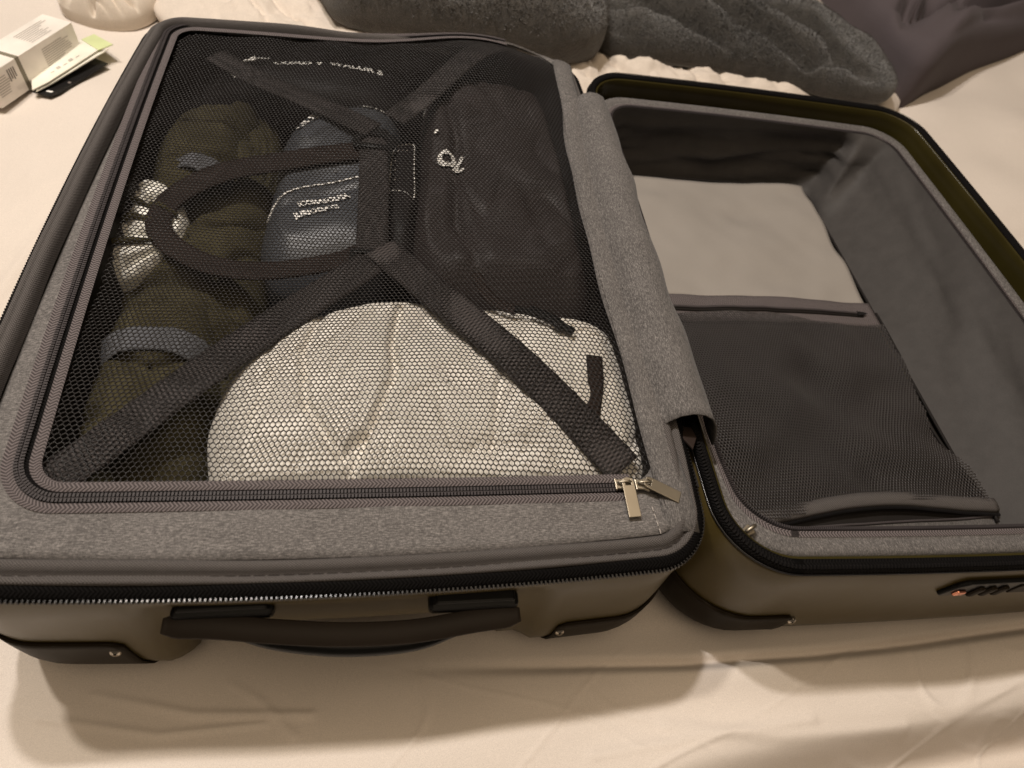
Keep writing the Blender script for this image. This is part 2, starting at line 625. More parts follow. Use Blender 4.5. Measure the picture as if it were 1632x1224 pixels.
class Blob:
    """soft stuffed thing: star-shaped outline, domed top, rounded side down to a flat base"""
    def __init__(self, outline, centre, zmid, ztop, zbot, p=2.6, q=1.8, cap=None, rough=(), creases=(), na=140, nr=46, tilt=(0, 0), sp=6):
        self.sp = sp
        O = spline(outline, na, True)
        a = np.arctan2(O[:, 1] - centre[1], O[:, 0] - centre[0])
        r = np.hypot(O[:, 1] - centre[1], O[:, 0] - centre[0])
        i = np.argsort(a)
        self.a = np.r_[a[i][-1] - 2 * PI, a[i], a[i][0] + 2 * PI]
        self.r = np.r_[r[i][-1], r[i], r[i][0]]
        self.c = centre; self.zm, self.zt, self.zb = zmid, ztop, zbot
        self.p, self.q = p, q
        self.cap, self.rough, self.creases = cap, rough, creases
        self.na, self.nr, self.tilt = na, nr, tilt

    def R(self, th):
        return np.interp(th, self.a, self.r)

    def top(self, x, y):
        x = np.asarray(x, float); y = np.asarray(y, float)
        dx, dy = x - self.c[0], y - self.c[1]
        rho = np.clip(np.hypot(dx, dy) / self.R(np.arctan2(dy, dx)), 0, 1)
        dome = (1 - rho ** self.p) ** (1 / self.q)
        z = self.zm + (self.zt - self.zm) * dome + self.tilt[0] * dx * dome + self.tilt[1] * dy * dome
        soft = np.clip(1 - rho ** self.sp, 0, 1)
        if self.cap is not None:
            c = self.cap(x, y)
            z = np.where(z > c - 0.004, c - 0.004 + 0.004 * np.tanh((z - c + 0.004) / 0.004), z)
        for f, amp, ridged in self.rough:
            v = f(x, y)
            if ridged: v = 0.15 - 1.6 * np.exp(-(v / 0.30) ** 2)
            else: v = v - 1.2
            z = z + amp * v * soft
        for pts, dep, wid in self.creases:
            z = z - dep * np.exp(-(seg_dist(x, y, pts) / wid) ** 2) * soft
        if self.cap is not None:
            z = np.minimum(z, self.cap(x, y))
        return z

    def build(self, name, mat, parent=None, skirt=1.0):
        th = np.linspace(-PI, PI, self.na, endpoint=False)
        R = self.R(th)
        rr = np.sin(np.linspace(0, PI / 2, self.nr)) ** 0.9
        rr[0] = 0.004
        V = []
        for r in rr:
            x = self.c[0] + np.cos(th) * R * r; y = self.c[1] + np.sin(th) * R * r
            V.append(np.column_stack([x, y, self.top(x, y)]))
        x = self.c[0] + np.cos(th) * R; y = self.c[1] + np.sin(th) * R
        zl = V[-1][:, 2]
        for t, k in ((0.25, 1.0), (0.6, 0.985), (0.88, 0.95), (1.0, 0.86)):
            k = 1 - (1 - k) * skirt
            V.append(np.column_stack([self.c[0] + np.cos(th) * R * k, self.c[1] + np.sin(th) * R * k, zl + (self.zb - zl) * t]))
        n = len(V)
        V = np.stack(V, 0).reshape(-1, 3)
        F = [f[::-1] for f in grid_faces(n, self.na, False, True)]
        F = [f[::-1] for f in F]
        F.append(tuple(range(self.na))[::-1]); F.append(tuple(range((n - 1) * self.na, n * self.na)))
        return put(name, V, F, mat, parent)


def text_on(name, body, size, origin, ang, zf, mat, parent, lift=0.0007, sx=1.0, flip=False):
    cu = bpy.data.curves.new(name, 'FONT')
    cu.body = body
    cu.size = size
    cu.resolution_u = 3
    cu.offset = size * 0.045
    tmp = bpy.data.objects.new(name, cu)
    COL.objects.link(tmp)
    dg = bpy.context.evaluated_depsgraph_get()
    dg.update()
    me = tmp.evaluated_get(dg).to_mesh()
    bm = bmesh.new(); bm.from_mesh(me)
    bmesh.ops.triangulate(bm, faces=bm.faces[:])
    bmesh.ops.subdivide_edges(bm, edges=[e for e in bm.edges if e.calc_length() > size * 0.25], cuts=1)
    V = np.array([v.co[:] for v in bm.verts])
    bm.verts.index_update()
    F = [[v.index for v in f.verts] for f in bm.faces]
    bm.free()
    tmp.evaluated_get(dg).to_mesh_clear()
    bpy.data.objects.remove(tmp)
    bpy.data.curves.remove(cu)
    c, s = math.cos(ang), math.sin(ang)
    x = V[:, 0] * sx; y = V[:, 1]
    if flip: x, y = x.max() - x, y.max() - y
    X = origin[0] + x * c - y * s; Y = origin[1] + x * s + y * c
    return put(name, np.column_stack([X, Y, zf(X, Y) + lift]), F, mat, parent, False)


# ================================================================== SETTING: the bed
wr1 = Rff(3, 2.2, 20, (1.0, 1.0), 0.4, 3)
wr2 = Rff(5, 7.0, 24, (0.25, 1.0), 0.55, 2)
wr3 = Rff(9, 9.0, 24, (0.2, 1.0), -0.5, 2)


wr4 = Rff(11, 3.0, 16)
SHEET_FOLDS = (([(0.05, -0.022), (0.12, -0.040), (0.20, -0.046)], 0.0028, 0.0028), ([(0.02, -0.035), (0.10, -0.052), (0.17, -0.050)], 0.0022, 0.0024),
               ([(0.14, -0.020), (0.165, -0.035), (0.19, -0.060)], 0.0020, 0.0026), ([(-0.10, 0.62), (-0.09, 0.50), (-0.12, 0.36), (-0.13, 0.28)], 0.0035, 0.007),
               ([(-0.06, 0.52), (-0.075, 0.40), (-0.07, 0.30)], 0.0022, 0.005), ([(0.46, -0.075), (0.55, -0.090), (0.66, -0.092)], 0.0022, 0.005),
               ([(0.40, -0.090), (0.50, -0.084), (0.58, -0.080)], 0.0018, 0.004), ([(1.0, 0.45), (1.10, 0.52), (1.22, 0.55)], 0.003, 0.010))


def bed_z(x, y):
    x = np.asarray(x, float); y = np.asarray(y, float)
    under = sstep(0.0, 0.05, -y) + sstep(0.62, 0.72, y) + sstep(0.0, 0.06, -x) + sstep(0.935, 1.0, x)
    free = np.clip(under, 0, 1)
    z = free * (0.0045 * wr1(x, y))
    rid = np.exp(-(wr2(x, y) / 0.055) ** 2) * 0.0020 + np.exp(-(wr3(x, y) / 0.05) ** 2) * 0.0012
    rid = rid * (0.5 + 0.5 * np.tanh(1.5 * wr4(x, y)))
    for pts, hh, ww in SHEET_FOLDS:
        d_ = seg_dist(x, y, pts)
        rid = rid + hh * np.exp(-(d_ / ww) ** 2)
    z = z + free * rid
    # the mattress swells in front of the suitcase
    fr = sstep(0.22, 0.50, x)
    lip = np.interp(x, [0.2, 0.31, 0.49, 0.61, 0.83, 1.1], [-0.018, -0.021, -0.031, -0.031, -0.020, -0.004])
    z = z + fr * 0.008 * sstep(0.0, 0.010, lip - y) - fr * 0.006 * np.exp(-((y - lip) / 0.004) ** 2)
    z = z - 0.020 * sstep(0.035, 0.10, -y) * sstep(0.30, 0.75, x)
    crest = np.interp(x, [0.30, 0.478, 0.784, 1.1], [-0.120, -0.098, -0.082, -0.070])
    z = z + 0.012 * np.exp(-((y - crest - 0.004) / 0.020) ** 2) * sstep(0.28, 0.55, x) - 0.040 * sstep(0.0, 0.034, crest - y) * sstep(0.34, 0.70, x)
    z = z + 0.016 * sstep(0.034, 0.060, crest - y) * sstep(0.45, 0.8, x)
    z = z + 0.006 * sstep(0.04, 0.09, -y) * (1 - fr)
    # rise towards the pillows
    z = z + 0.075 * sstep(0.98, 1.7, x) * sstep(-0.2, 0.6, y)
    return z - 0.0012 - 0.0085 * (1 - free) - 0.0055 * sstep(0.10, 0.0, np.minimum(np.abs(y + 0.05), 0.1)) * 0


def axis(segs):
    out = []
    for a, b, n in segs:
        out += list(np.linspace(a, b, n, endpoint=False))
    return np.array(out + [segs[-1][1]])


ax = axis([(-1.6, -0.3, 22), (-0.3, 1.1, 520), (1.1, 2.2, 90), (2.2, 3.2, 8)])
ay = axis([(-0.75, -0.16, 14), (-0.16, 0.06, 130), (0.06, 0.6, 60), (0.6, 1.2, 100), (1.2, 2.2, 30)])
gx, gy = np.meshgrid(ax, ay, indexing='ij')
gz = bed_z(gx, gy)
sheet = put('bed_sheet', np.stack([gx, gy, gz], -1).reshape(-1, 3), grid_faces(len(ax), len(ay)), 'sheet')
tag(sheet, 'cream cotton fitted sheet stretched over the bed', 'bed sheet', kind='structure')

# ================================================================== THE SUITCASE
case = empty('suitcase', (0.467, 0.30, 0.0))
tag(case, 'olive hard shell suitcase lying open on the cream bed sheet', 'suitcase')
ZR = 0.150
LX0, LX1, LY0, LY1, LR, LB = 0.0, 0.46, 0.0, 0.613, 0.036, 0.009


def lrr(d, **k):
    return rrect(LX0 + d, LX1 - d, LY0 + d, LY1 - d, max(LR - d, 0.006), LB, **k)


def zbump(x, y):
    return 0.024 * gauss(x, y, 0.345, 0.565, 0.085, 0.075)


def znet(x, y):
    x = np.asarray(x, float); y = np.asarray(y, float)
    z = 0.1505 + zbump(x, y) + 0.010 * gauss(x, y, 0.29, 0.14, 0.13, 0.075) * sstep(0.056, 0.095, y) * sstep(0.434, 0.40, x)
    z = z - 0.011 * gauss(x, y, 0.11, 0.33, 0.09, 0.13) - 0.006 * gauss(x, y, 0.09, 0.52, 0.06, 0.05)
    z = z + 0.004 * gauss(x, y, 0.36, 0.36, 0.07, 0.12)
    return z


# ---- filled half: shell with the recess under the carrying handle
def shell_loops(x0, x1, y0, y1, r, bow, ztop, recess=None, inset0=0.0):
    prof = [(0.0035, 0.0), (0.0002, -0.0015), (-0.0010, -0.004), (-0.0025, -0.03), (-0.0036, -0.06), (-0.0042, -0.09), (-0.0040, -0.112),
            (-0.0020, -0.127), (0.0025, -0.138), (0.011, -0.1455), (0.028, -0.1492), (0.09, -0.1500)]
    k = (ztop + 0.008) / 0.150
    loops = []
    for d, dz in prof:
        P = rrect(x0 + d, x1 - d, y0 + d, y1 - d, max(r + 0.008 - d * 0.3, 0.012) if dz < -0.02 else max(r - d, 0.006), bow, 12, 60)
        z = np.full(len(P), ztop + dz * k)
        if recess:
            xa, xb, dep, zt = recess
            m = sstep(xa, xa + 0.010, P[:, 0]) * (1 - sstep(xb - 0.010, xb, P[:, 0])) * sstep(0.10, 0.03, P[:, 1])
            mz = sstep(zt, zt - 0.012, z)
            P = P.copy()
            P[:, 1] += dep * m * mz
            m2 = sstep(xa - 0.012, xa + 0.002, P[:, 0]) * (1 - sstep(xb + 0.014, xb + 0.028, P[:, 0])) * sstep(0.10, 0.03, P[:, 1])
            P[:, 1] += 0.0075 * m2 * sstep(0.136, 0.122, z)
            z = z + m * mz * 0.018
        loops.append(l3(P, z))
    return loops


Ls = shell_loops(LX0, LX1, LY0, LY1, LR, LB, 0.146, (0.118, 0.335, 0.035, 0.075))
shL = loft('shell', [l for l in Ls], 'shell', case)
shL['label'] = 'olive shell half with the carrying handle'
solid(shL, 0.0022, -1.0)
# bottom plate of the shell
bp = Ls[-1]
put('shell_floor', np.vstack([bp, [[0.23, 0.3, bp[0, 2]]]]), [(i, (i + 1) % len(bp), len(bp)) for i in range(len(bp))], 'shell', shL)

# black main zip of the filled half
t0, t1, t2, t3 = lrr(-0.0008), lrr(0.0018), lrr(0.0042), lrr(0.0072)
ztape = loft('zipper_tape', [l3(t0, 0.1445), l3(t1, 0.1475), l3(t2, 0.1500), l3(t3, 0.1512)], 'black_tape', case)
solid(ztape, 0.0012, -1.0)
T = frames2d(t0, True)
nrm = np.column_stack([T[:, 1], -T[:, 0], np.zeros(len(T))])
beads('zipper_teeth', l3(lrr(-0.0012), 0.1456), nrm, 0.00268, (0.0016, 0.0026, 0.0020), 'coil_black', ztape)
tl = lrr(-0.0002)
tube('zipper_cord', l3(tl, 0.1432), 0.0012, 'coil_black', ztape, 6, True)

# binding: canvas hem, stitched groove and padded roll
prof = [(0.0052, 0.1505), (0.0056, 0.1533), (0.0068, 0.1539), (0.0088, 0.1533), (0.0100, 0.1510), (0.0108, 0.1512), (0.0115, 0.1536), (0.0134, 0.1556),
        (0.0152, 0.1561), (0.0170, 0.1554), (0.0183, 0.1535), (0.0191, 0.1505), (0.0197, 0.1455)]
wob = Rff(12, 9, 16)


def lb(P):
    """1 along the outer side and the back, where the padded roll stands proud of the panel"""
    return np.clip(sstep(0.11, 0.04, P[:, 0]) * sstep(0.03, 0.12, P[:, 1]) + sstep(0.50, 0.57, P[:, 1]) * sstep(0.40, 0.30, P[:, 0]), 0, 1)


loops = []
for d, z in prof:
    P = lrr(d)
    rise = 0.0045 * lb(P) * (1 if d > 0.0105 else 0.4)
    loops.append(l3(P, z + rise + 0.0007 * wob(P[:, 0], P[:, 1])))
binding = loft('binding', loops, 'canvas', case)
sp = lrr(0.0102)
stitches('stitching', np.vstack([l3(sp, 0.1508), l3(sp[:1], 0.1508)]), 'thread_dark', binding, 0.006, 0.002, 0.0008)


# panel round the mesh window
def openr(d):
    return rrect(0.038 + d, 0.433 - d, 0.057 + d, 0.592 - d, max(0.020 - d, 0.004), (0.004, 0.002, 0.001, 0.010), shear=-0.011)


i0 = lrr(0.0188)
pz = lambda P, z: z + zbump(P[:, 0], P[:, 1])
pan = []
o1 = openr(-0.001)
for t in np.linspace(0, 1, 9):
    P = i0 * (1 - t) + o1 * t
    pan.append(l3(P, pz(P, 0.1528 - 0.0045 * lb(P) * (1 - t) - 0.0018 * t + 0.0016 * math.sin(PI * t) + 0.0007 * wob(P[:, 0] * 1.7, P[:, 1] * 1.7) * math.sin(PI * t))))
panel = loft('lining_panel', pan, 'heather', case)
solid(panel, 0.0015, 1.0)

# dark cavity that holds the clothes
cav = []
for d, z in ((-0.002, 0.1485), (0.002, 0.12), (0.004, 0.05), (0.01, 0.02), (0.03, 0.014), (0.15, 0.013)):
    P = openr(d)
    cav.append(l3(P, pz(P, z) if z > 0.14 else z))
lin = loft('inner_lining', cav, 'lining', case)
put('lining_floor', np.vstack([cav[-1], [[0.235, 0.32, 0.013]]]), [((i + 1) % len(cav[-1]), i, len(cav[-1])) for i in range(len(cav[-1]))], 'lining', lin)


# zip track round three sides of the mesh window (open path)
def track(d):
    P = openr(d)
    n = len(P)
    # start on the front edge at its far end, run left along the front, up the side, along the back
    order = [i for i in range(30, -1, -1)] + [i for i in range(n - 1, 82, -1)]
    return P[order]


def tz(P, z):
    return l3(P, z + zbump(P[:, 0], P[:, 1]))


def strip(name, d0, d1, zc, crown, mat, parent):
    L = []
    for t in np.linspace(0, 1, 5):
        P = track(d0 + (d1 - d0) * t)
        L.append(tz(P, zc + crown * math.sin(PI * t)))
    o = loft(name, L, mat, parent, False)
    return o


mz = strip('mesh_zipper', -0.0155, -0.0095, 0.1535, 0.0007, 'tape', case)
strip('inner_tape', -0.0025, 0.0042, 0.1528, 0.0010, 'tape', mz)
strip('tape_base', -0.0100, -0.0020, 0.1530, 0.0, 'black_tape', mz)
for d in (-0.0080, -0.0050):
    P = track(d)
    Tt = frames2d(P, False)
    nn = np.column_stack([-Tt[:, 1], Tt[:, 0], np.zeros(len(Tt))])
    beads('coil', tz(P, 0.1541), nn, 0.0021, (0.0013, 0.0024, 0.0018), 'coil', mz, False)
P = track(-0.0065)
tube('coil_cord', tz(P, 0.1539), 0.00045, 'coil', mz, 5)

# ---- zip sliders
def slider(name, loc, ang, tab_ang, tab_tilt, label):
    root = prism(name, [(-0.0055, -0.0040), (-0.0050, -0.0032), (-0.001, -0.0036), (0.002, -0.0052), (0.0052, -0.0042), (0.0062, 0),
                        (0.0052, 0.0042), (0.002, 0.0052), (-0.001, 0.0036), (-0.0050, 0.0032), (-0.0055, 0.0040), (-0.0066, 0.0040), (-0.0066, -0.0040)],
                 0.0022, 'gold', case, Matrix.Translation(loc) @ Matrix.Rotation(ang, 4, 'Z'), 0.0004)
    root['label'] = label
    mt = Matrix.Translation(loc) @ Matrix.Rotation(ang, 4, 'Z')
    br = [mt @ Vector((x, 0, z)) for x, z in ((-0.0048, 0.002), (-0.0046, 0.0042), (-0.002, 0.0054), (0.001, 0.0056), (0.0035, 0.0046), (0.0045, 0.002))]
    tube('bridge', spline([tuple(b) for b in br], 18), 0.0010, 'gold', root, 8)
    w, L = 0.0042, 0.026
    out = [(-w * 0.75, 0), (w * 0.75, 0), (w, 0.003), (w, L), (-w, L), (-w, 0.003)]
    hole = [(-w * 0.45, 0.0012), (w * 0.45, 0.0012), (w * 0.5, 0.0046), (-w * 0.5, 0.0046)]
    piv = mt @ Vector((0.0012, 0, 0.0048))
    m2 = Matrix.Translation(piv) @ Matrix.Rotation(tab_ang, 4, 'Z') @ Matrix.Rotation(tab_tilt, 4, 'X') @ Matrix.Translation((0, -0.0022, -0.0006))
    prism('pull_tab', out, 0.0013, 'gold', root, m2, 0.0003, hole)
    return root


slider('zip_slider', (0.4075, 0.0515, 0.1555), 0.0, PI + 0.06, -0.16, 'champagne zip slider with its tab hanging straight')
slider('zip_slider', (0.4215, 0.0510, 0.1555), 0.0, PI + 1.12, -0.14, 'champagne zip slider with its tab swung aside')


# ---- the mesh window
def net(name, zf, inside, bb, pitch, parent, hole=0.835, warp=None, relief=0.0007, mat='net'):
    x0, x1, y0, y1 = bb
    h = pitch * 0.90
    rows = int((y1 - y0) / h) + 1
    cols = int((x1 - x0) / pitch) + 1
    j, i = np.meshgrid(np.arange(rows), np.arange(cols), indexing='ij')
    cx = (x0 + (i + 0.5 * (j % 2)) * pitch).ravel(); cy = (y0 + j * h).ravel()
    k = inside(cx, cy)
    cx, cy = cx[k], cy[k]
    b = 0.22 * pitch
    ca = np.array((0.5, 0.0, -0.5, -0.5, 0.0, 0.5)) * pitch
    sa = np.array((b, h - b, b, -b, b - h, -b))
    vx, vy, vz = [], [], []
    for rad, dz in ((1.0, 0.0), (0.93, 0.0), (hole, -relief)):
        rnd_ = 1.0 if rad > 0.9 else np.array((1.0, 0.93, 1.0, 1.0, 0.93, 1.0))
        vx.append(cx[:, None] + ca * rad * rnd_); vy.append(cy[:, None] + sa * rad * rnd_)
        vz.append(np.full((len(cx), 6), dz))
    X = np.stack(vx, 1).reshape(-1); Y = np.stack(vy, 1).reshape(-1); Z = np.stack(vz, 1).reshape(-1)
    if warp is not None:
        wx, wy = warp
        X, Y = X + wx(X, Y), Y + wy(X, Y)
    Z = Z + zf(X, Y)
    V = np.column_stack([X, Y, Z]).astype(np.float32)
    n = len(cx)
    base = (np.arange(n) * 18)[:, None, None]
    q = []
    for r in (0, 1):
        for e in range(6):
            e2 = (e + 1) % 6
            q.append((6 * r + e, 6 * r + e2, 6 * (r + 1) + e2, 6 * (r + 1) + e))
    Fq = (base + np.array(q)[None]).reshape(-1, 4)
    me = bpy.data.meshes.new(name)
    me.vertices.add(len(V)); me.vertices.foreach_set('co', V.ravel())
    me.loops.add(Fq.size); me.loops.foreach_set('vertex_index', Fq.ravel().astype(np.int32))
    me.polygons.add(len(Fq)); me.polygons.foreach_set('loop_start', (np.arange(len(Fq)) * 4).astype(np.int32))
    me.polygons.foreach_set('use_smooth', np.ones(len(Fq), bool))
    me.update(calc_edges=True); me.validate()
    me.materials.append(M[mat])
    o = bpy.data.objects.new(name, me)
    COL.objects.link(o)
    o.parent = parent
    o.matrix_parent_inverse = Matrix.Translation(-Vector(world_loc(parent)))
    o['kind'] = 'stuff'
    return o


ow = openr(-0.0015)


def in_poly(px, py, P):
    c = np.zeros(len(px), bool)
    n = len(P)
    for i in range(n):
        x1, y1 = P[i]; x2, y2 = P[(i + 1) % n]
        if y1 == y2: continue
        m = ((y1 > py) != (y2 > py)) & (px < (x2 - x1) * (py - y1) / (y2 - y1) + x1)
        c ^= m
    return c


wa, wb_ = Rff(21, 2.6, 16), Rff(22, 2.6, 16)
wc = Rff(23, 14, 16)
net('mesh_window', lambda x, y: znet(x, y) + 0.0009 * wc(x, y) * sstep(0.056, 0.080, y) - 0.0008 * sstep(0.075, 0.060, y), lambda x, y: in_poly(x, y, ow), (0.01, 0.45, 0.04, 0.62), 0.0036, case,
    warp=(lambda x, y: 0.0042 * wa(x, y), lambda x, y: 0.0042 * wb_(x, y)))

# ---- compression straps under the mesh
def strap(name, pts, width, dz, parent=case, mat='webbing', label=None):
    c = spline([(x, y, 0) for x, y in pts], 60)
    c[:, 2] = znet(c[:, 0], c[:, 1]) - dz
    o = ribbon(name, c, width, mat, parent, 0.0016, 8, None, 0.0008)
    if label: o['label'] = label
    return o


XT, XB = (0.2335, 0.447), (0.2365, 0.262)
strap('compression_strap', [(0.068, 0.562), (0.15, 0.505), XT], 0.026, 0.0045)
strap('compression_strap', [(0.372, 0.605), (0.30, 0.520), (0.252, 0.464)], 0.026, 0.0030)
strap('compression_strap', [(0.058, 0.066), (0.15, 0.172), XB], 0.027, 0.0045)
strap('compression_strap', [(0.414, 0.068), (0.34, 0.162), (0.243, 0.278)], 0.029, 0.0030)
strap('compression_strap', [(0.2335, 0.440), (0.2355, 0.36), (0.2365, 0.268)], 0.027, 0.0085)
# buckle where the straps meet
zb = float(znet(0.234, 0.43)) - 0.0075
bk = prism('buckle', [(-0.019, -0.016), (0.019, -0.016), (0.021, -0.006), (0.012, 0.016), (-0.012, 0.016), (-0.021, -0.006)], 0.0035, 'black', case,
           Matrix.Translation((0.234, 0.436, zb)), 0.001, [(-0.012, -0.010), (0.012, -0.010), (0.013, -0.004), (0.007, 0.005), (-0.007, 0.005), (-0.013, -0.004)])
zb = float(znet(0.237, 0.27)) - 0.0080
prism('buckle', [(-0.018, -0.009), (0.018, -0.009), (0.018, 0.009), (-0.018, 0.009)], 0.0030, 'black', case,
      Matrix.Translation((0.2365, 0.270, zb)), 0.001, [(-0.013, -0.004), (0.013, -0.004), (0.013, 0.004), (-0.013, 0.004)])

# ---- fabric strip beside the mesh and the flap that covers the hinge
hs = Rff(31, 12, 16)
ys = np.linspace(0.0190, 0.592, 74)
secs = [(0.4315, 0.1535), (0.437, 0.1552), (0.444, 0.1553), (0.450, 0.1540), (0.4545, 0.1515)]
V = []
for y in ys:
    for x, z in secs:
        V.append((x - 0.0075 * math.sin(PI * min(1, max(0, (y - 0.05) / 0.55))) + 0.0008 * float(hs(x * 0.2, y)), y, z - 0.0022 * float(sstep(0.032, 0.020, y)) + float(zbump(x, y)) * 0.8 + 0.0005 * float(hs(x, y))))
side = put('side_strip', V, grid_faces(len(ys), len(secs)), 'heather_v', case)
solid(side, 0.0012, -1.0)
stitches('stitching', [(0.4335 - 0.0075 * math.sin(PI * min(1, max(0, (y - 0.05) / 0.55))), y, 0.1549 + float(zbump(0.4345, y)) * 0.8) for y in np.linspace(0.036, 0.58, 30)], 'thread_dark', side, 0.004, 0.002, 0.0006)
stitches('stitching', [(0.4498, y, 0.1540) for y in np.linspace(0.030, 0.118, 20)], 'thread', side, 0.0046, 0.0022, 0.0006)
stitches('stitching', [(0.4240 + 0.0018 * t, 0.036 - 0.020 * t, 0.1545) for t in np.linspace(0, 1, 8)], 'thread', side, 0.0034, 0.0018, 0.0005)

ys = np.linspace(0.098, 0.522, 80)
prof = [(0.4485, 0.1515), (0.4510, 0.1530), (0.4545, 0.1590), (0.4605, 0.1650), (0.4680, 0.1685), (0.4760, 0.1680), (0.4835, 0.1640),
        (0.4890, 0.1570), (0.4925, 0.1480), (0.4935, 0.1380)]
V = []
for y in ys:
    t = (y - 0.098) / 0.424
    for k, (x, z) in enumerate(prof):
        w = k / (len(prof) - 1)
        V.append((x - 0.0035 - 0.0070 * math.sin(PI * t) * (1 - 0.5 * w) + 0.0012 * float(hs(x * 3, y * 1.5)) * w + 0.002 * (1 - t) * w - 0.004 * sstep(0.85, 1, t) * w,
                  y + (0.004 * math.sin(PI * w) if t < 0.02 else 0) - 0.006 * w * (1 - t) ** 8,
                  z - 0.005 * sstep(0.9, 1, t) * math.sin(PI * w) + 0.0012 * float(hs(x * 2, y * 1.3 + 3)) * w))
flap = put('hinge_flap', V, grid_faces(len(ys), len(prof)), 'heather_v', case)
solid(flap, 0.0014, -1.0)
hem = [tuple(np.array(V[3 * len(prof) + k]) + np.array((0, 0, 0.0006))) for k in range(len(prof))]
stitches('stitching', hem, 'thread_dark', flap, 0.003, 0.0014, 0.0006)

# ---- carrying handle, mounts and corner guards on the filled half
hpts = [(0.1235, -0.0112, 0.1085), (0.152, -0.0130, 0.1080), (0.188, -0.0172, 0.1050), (0.229, -0.0205, 0.1025), (0.270, -0.0208, 0.1025), (0.309, -0.0175, 0.1060),
        (0.3380, -0.0155, 0.1075)]
C = spline(hpts, 60)
Tn = frames2d(C, False)
# broad strap-like bar: wide outwards, thin in height
ring = [(-0.0014, -0.0072), (-0.0020, -0.0064), (-0.0020, 0.0064), (-0.0014, 0.0072), (0.0010, 0.0072), (0.0018, 0.0064), (0.0018, 0.0), (0.0018, -0.0064), (0.0010, -0.0072)]
V = []
up0 = np.array((0, -0.25, 1.0)); up0 /= np.linalg.norm(up0)
for i, c in enumerate(C):
    s_ = np.cross(Tn[i], up0); s_ /= np.linalg.norm(s_); n_ = np.cross(s_, Tn[i])
    t = i / (len(C) - 1)
    e = min(1.0, 0.6 + 10 * min(t, 1 - t))
    for a, b in ring:
        V.append(c + n_ * a * e + s_ * b * e)
nr_ = len(ring)
F = grid_faces(len(C), nr_, False, True)
F += [tuple(range(nr_))[::-1], tuple(range((len(C) - 1) * nr_, len(C) * nr_))]
handle = put('handle', V, F, 'grip', case)
C2 = spline([(0.166, -0.0150, 0.0955), (0.19, -0.0205, 0.0925), (0.229, -0.0250, 0.0905), (0.270, -0.0248, 0.0905), (0.296, -0.0200, 0.0945)], 40)
tube('grip_pad', C2, 0.0060 * np.sin(np.linspace(0.35, PI - 0.35, 40)) ** 0.4, 'black', handle, 10)
for xa, xb, yy in ((0.1275, 0.1860, -0.0090), (0.2790, 0.3370, -0.0118)):
    box('mount', (xa, yy, 0.1035), (xb, -0.001, 0.1150), 'black', handle, 0.003)
    box('mount', (xa + 0.004, yy + 0.0020, 0.1154), (xb - 0.003, -0.0015, 0.1190), 'black', handle, 0.0016)


def shell_point(loops, s_idx):
    return


def guard(loops, half, side_x, x_in, x_end, zcut, parent, name='corner_guard'):
    """cap that follows the lower corner of the shell, 1.5 mm proud"""
    L = np.stack(loops, 1)        # (N, k, 3)
    n, k, _ = L.shape
    cen = np.array((half[0], half[1], 0.06))
    sel = [i for i in range(n) if (L[i, 8, 1] < 0.10) and ((L[i, 8, 0] - side_x) * (1 if x_end > side_x else -1) < abs(x_end - side_x))]
    # keep a contiguous run
    sel = sorted(sel)
    br = [j for j in range(len(sel) - 1) if sel[j + 1] - sel[j] > 1]
    if br:
        sel = sel[br[0] + 1:] + sel[:br[0] + 1]
    V = []; m = 0
    for a, i in enumerate(sel):
        col = L[i]
        zs = np.linspace(0, 1, 9)
        edge = abs(L[i, 8, 0] - x_end)
        zt = zcut - 0.010 * (1 - min(1.0, edge / 0.010)) if L[i, 8, 1] < 0.04 else zcut
        zq = np.linspace(zt, col[-2, 2] + 0.0002, 9)
        for z in zq:
            x = np.interp(-z, -col[:, 2], col[:, 0]); y = np.interp(-z, -col[:, 2], col[:, 1])
            p = np.array((x, y, z)); d = p - cen; d /= np.linalg.norm(d)
            V.append(p + d * 0.0014)
    o = put(name, V, grid_faces(len(sel), 9), 'guard', parent)
    solid(o, 0.0018, 0.0)
    return o


def rivet(p, nrm_, parent, r=0.0034):
    V = []; F = []
    n = 14
    nrm_ = np.array(nrm_, float); nrm_ /= np.linalg.norm(nrm_)
    a = np.cross(nrm_, (0, 0, 1)); a /= np.linalg.norm(a); b = np.cross(nrm_, a)
    for k, (rr, h) in enumerate(((1.0, -0.001), (1.0, 0.0006), (0.8, 0.0012), (0.3, 0.0016))):
        for j in range(n):
            t = 2 * PI * j / n
            V.append(np.array(p) + a * math.cos(t) * r * rr + b * math.sin(t) * r * rr + nrm_ * h)
    F = grid_faces(4, n, False, True) + [tuple(range(3 * n, 4 * n))]
    return put('rivet', V, F, 'steel', parent)


gL = guard(Ls, (0.23, 0.30), 0.0, None, 0.100, 0.074, shL)
rivet((0.0830, -0.0118, 0.0580), (0, -1, 0.35), gL)
gR = guard(Ls, (0.23, 0.30), 0.46, None, 0.367, 0.060, shL)
rivet((0.3790, -0.0118, 0.0430), (0, -1, 0.35), gR)

# ================================================================== the empty half
RX0, RX1, RY0, RY1, RR_ = 0.4745, 0.934, -0.006, 0.612, 0.052


def rz(P, z):
    return z - 0.010 * (P[:, 0] - RX0) / 0.46


def rrr(d, rad=RR_, **k):
    return rrect(RX0 + d, RX1 - d, RY0 + d, RY1 - d, max(rad - d, 0.012), (0.001, 0.005, 0.004, 0.005), **k)


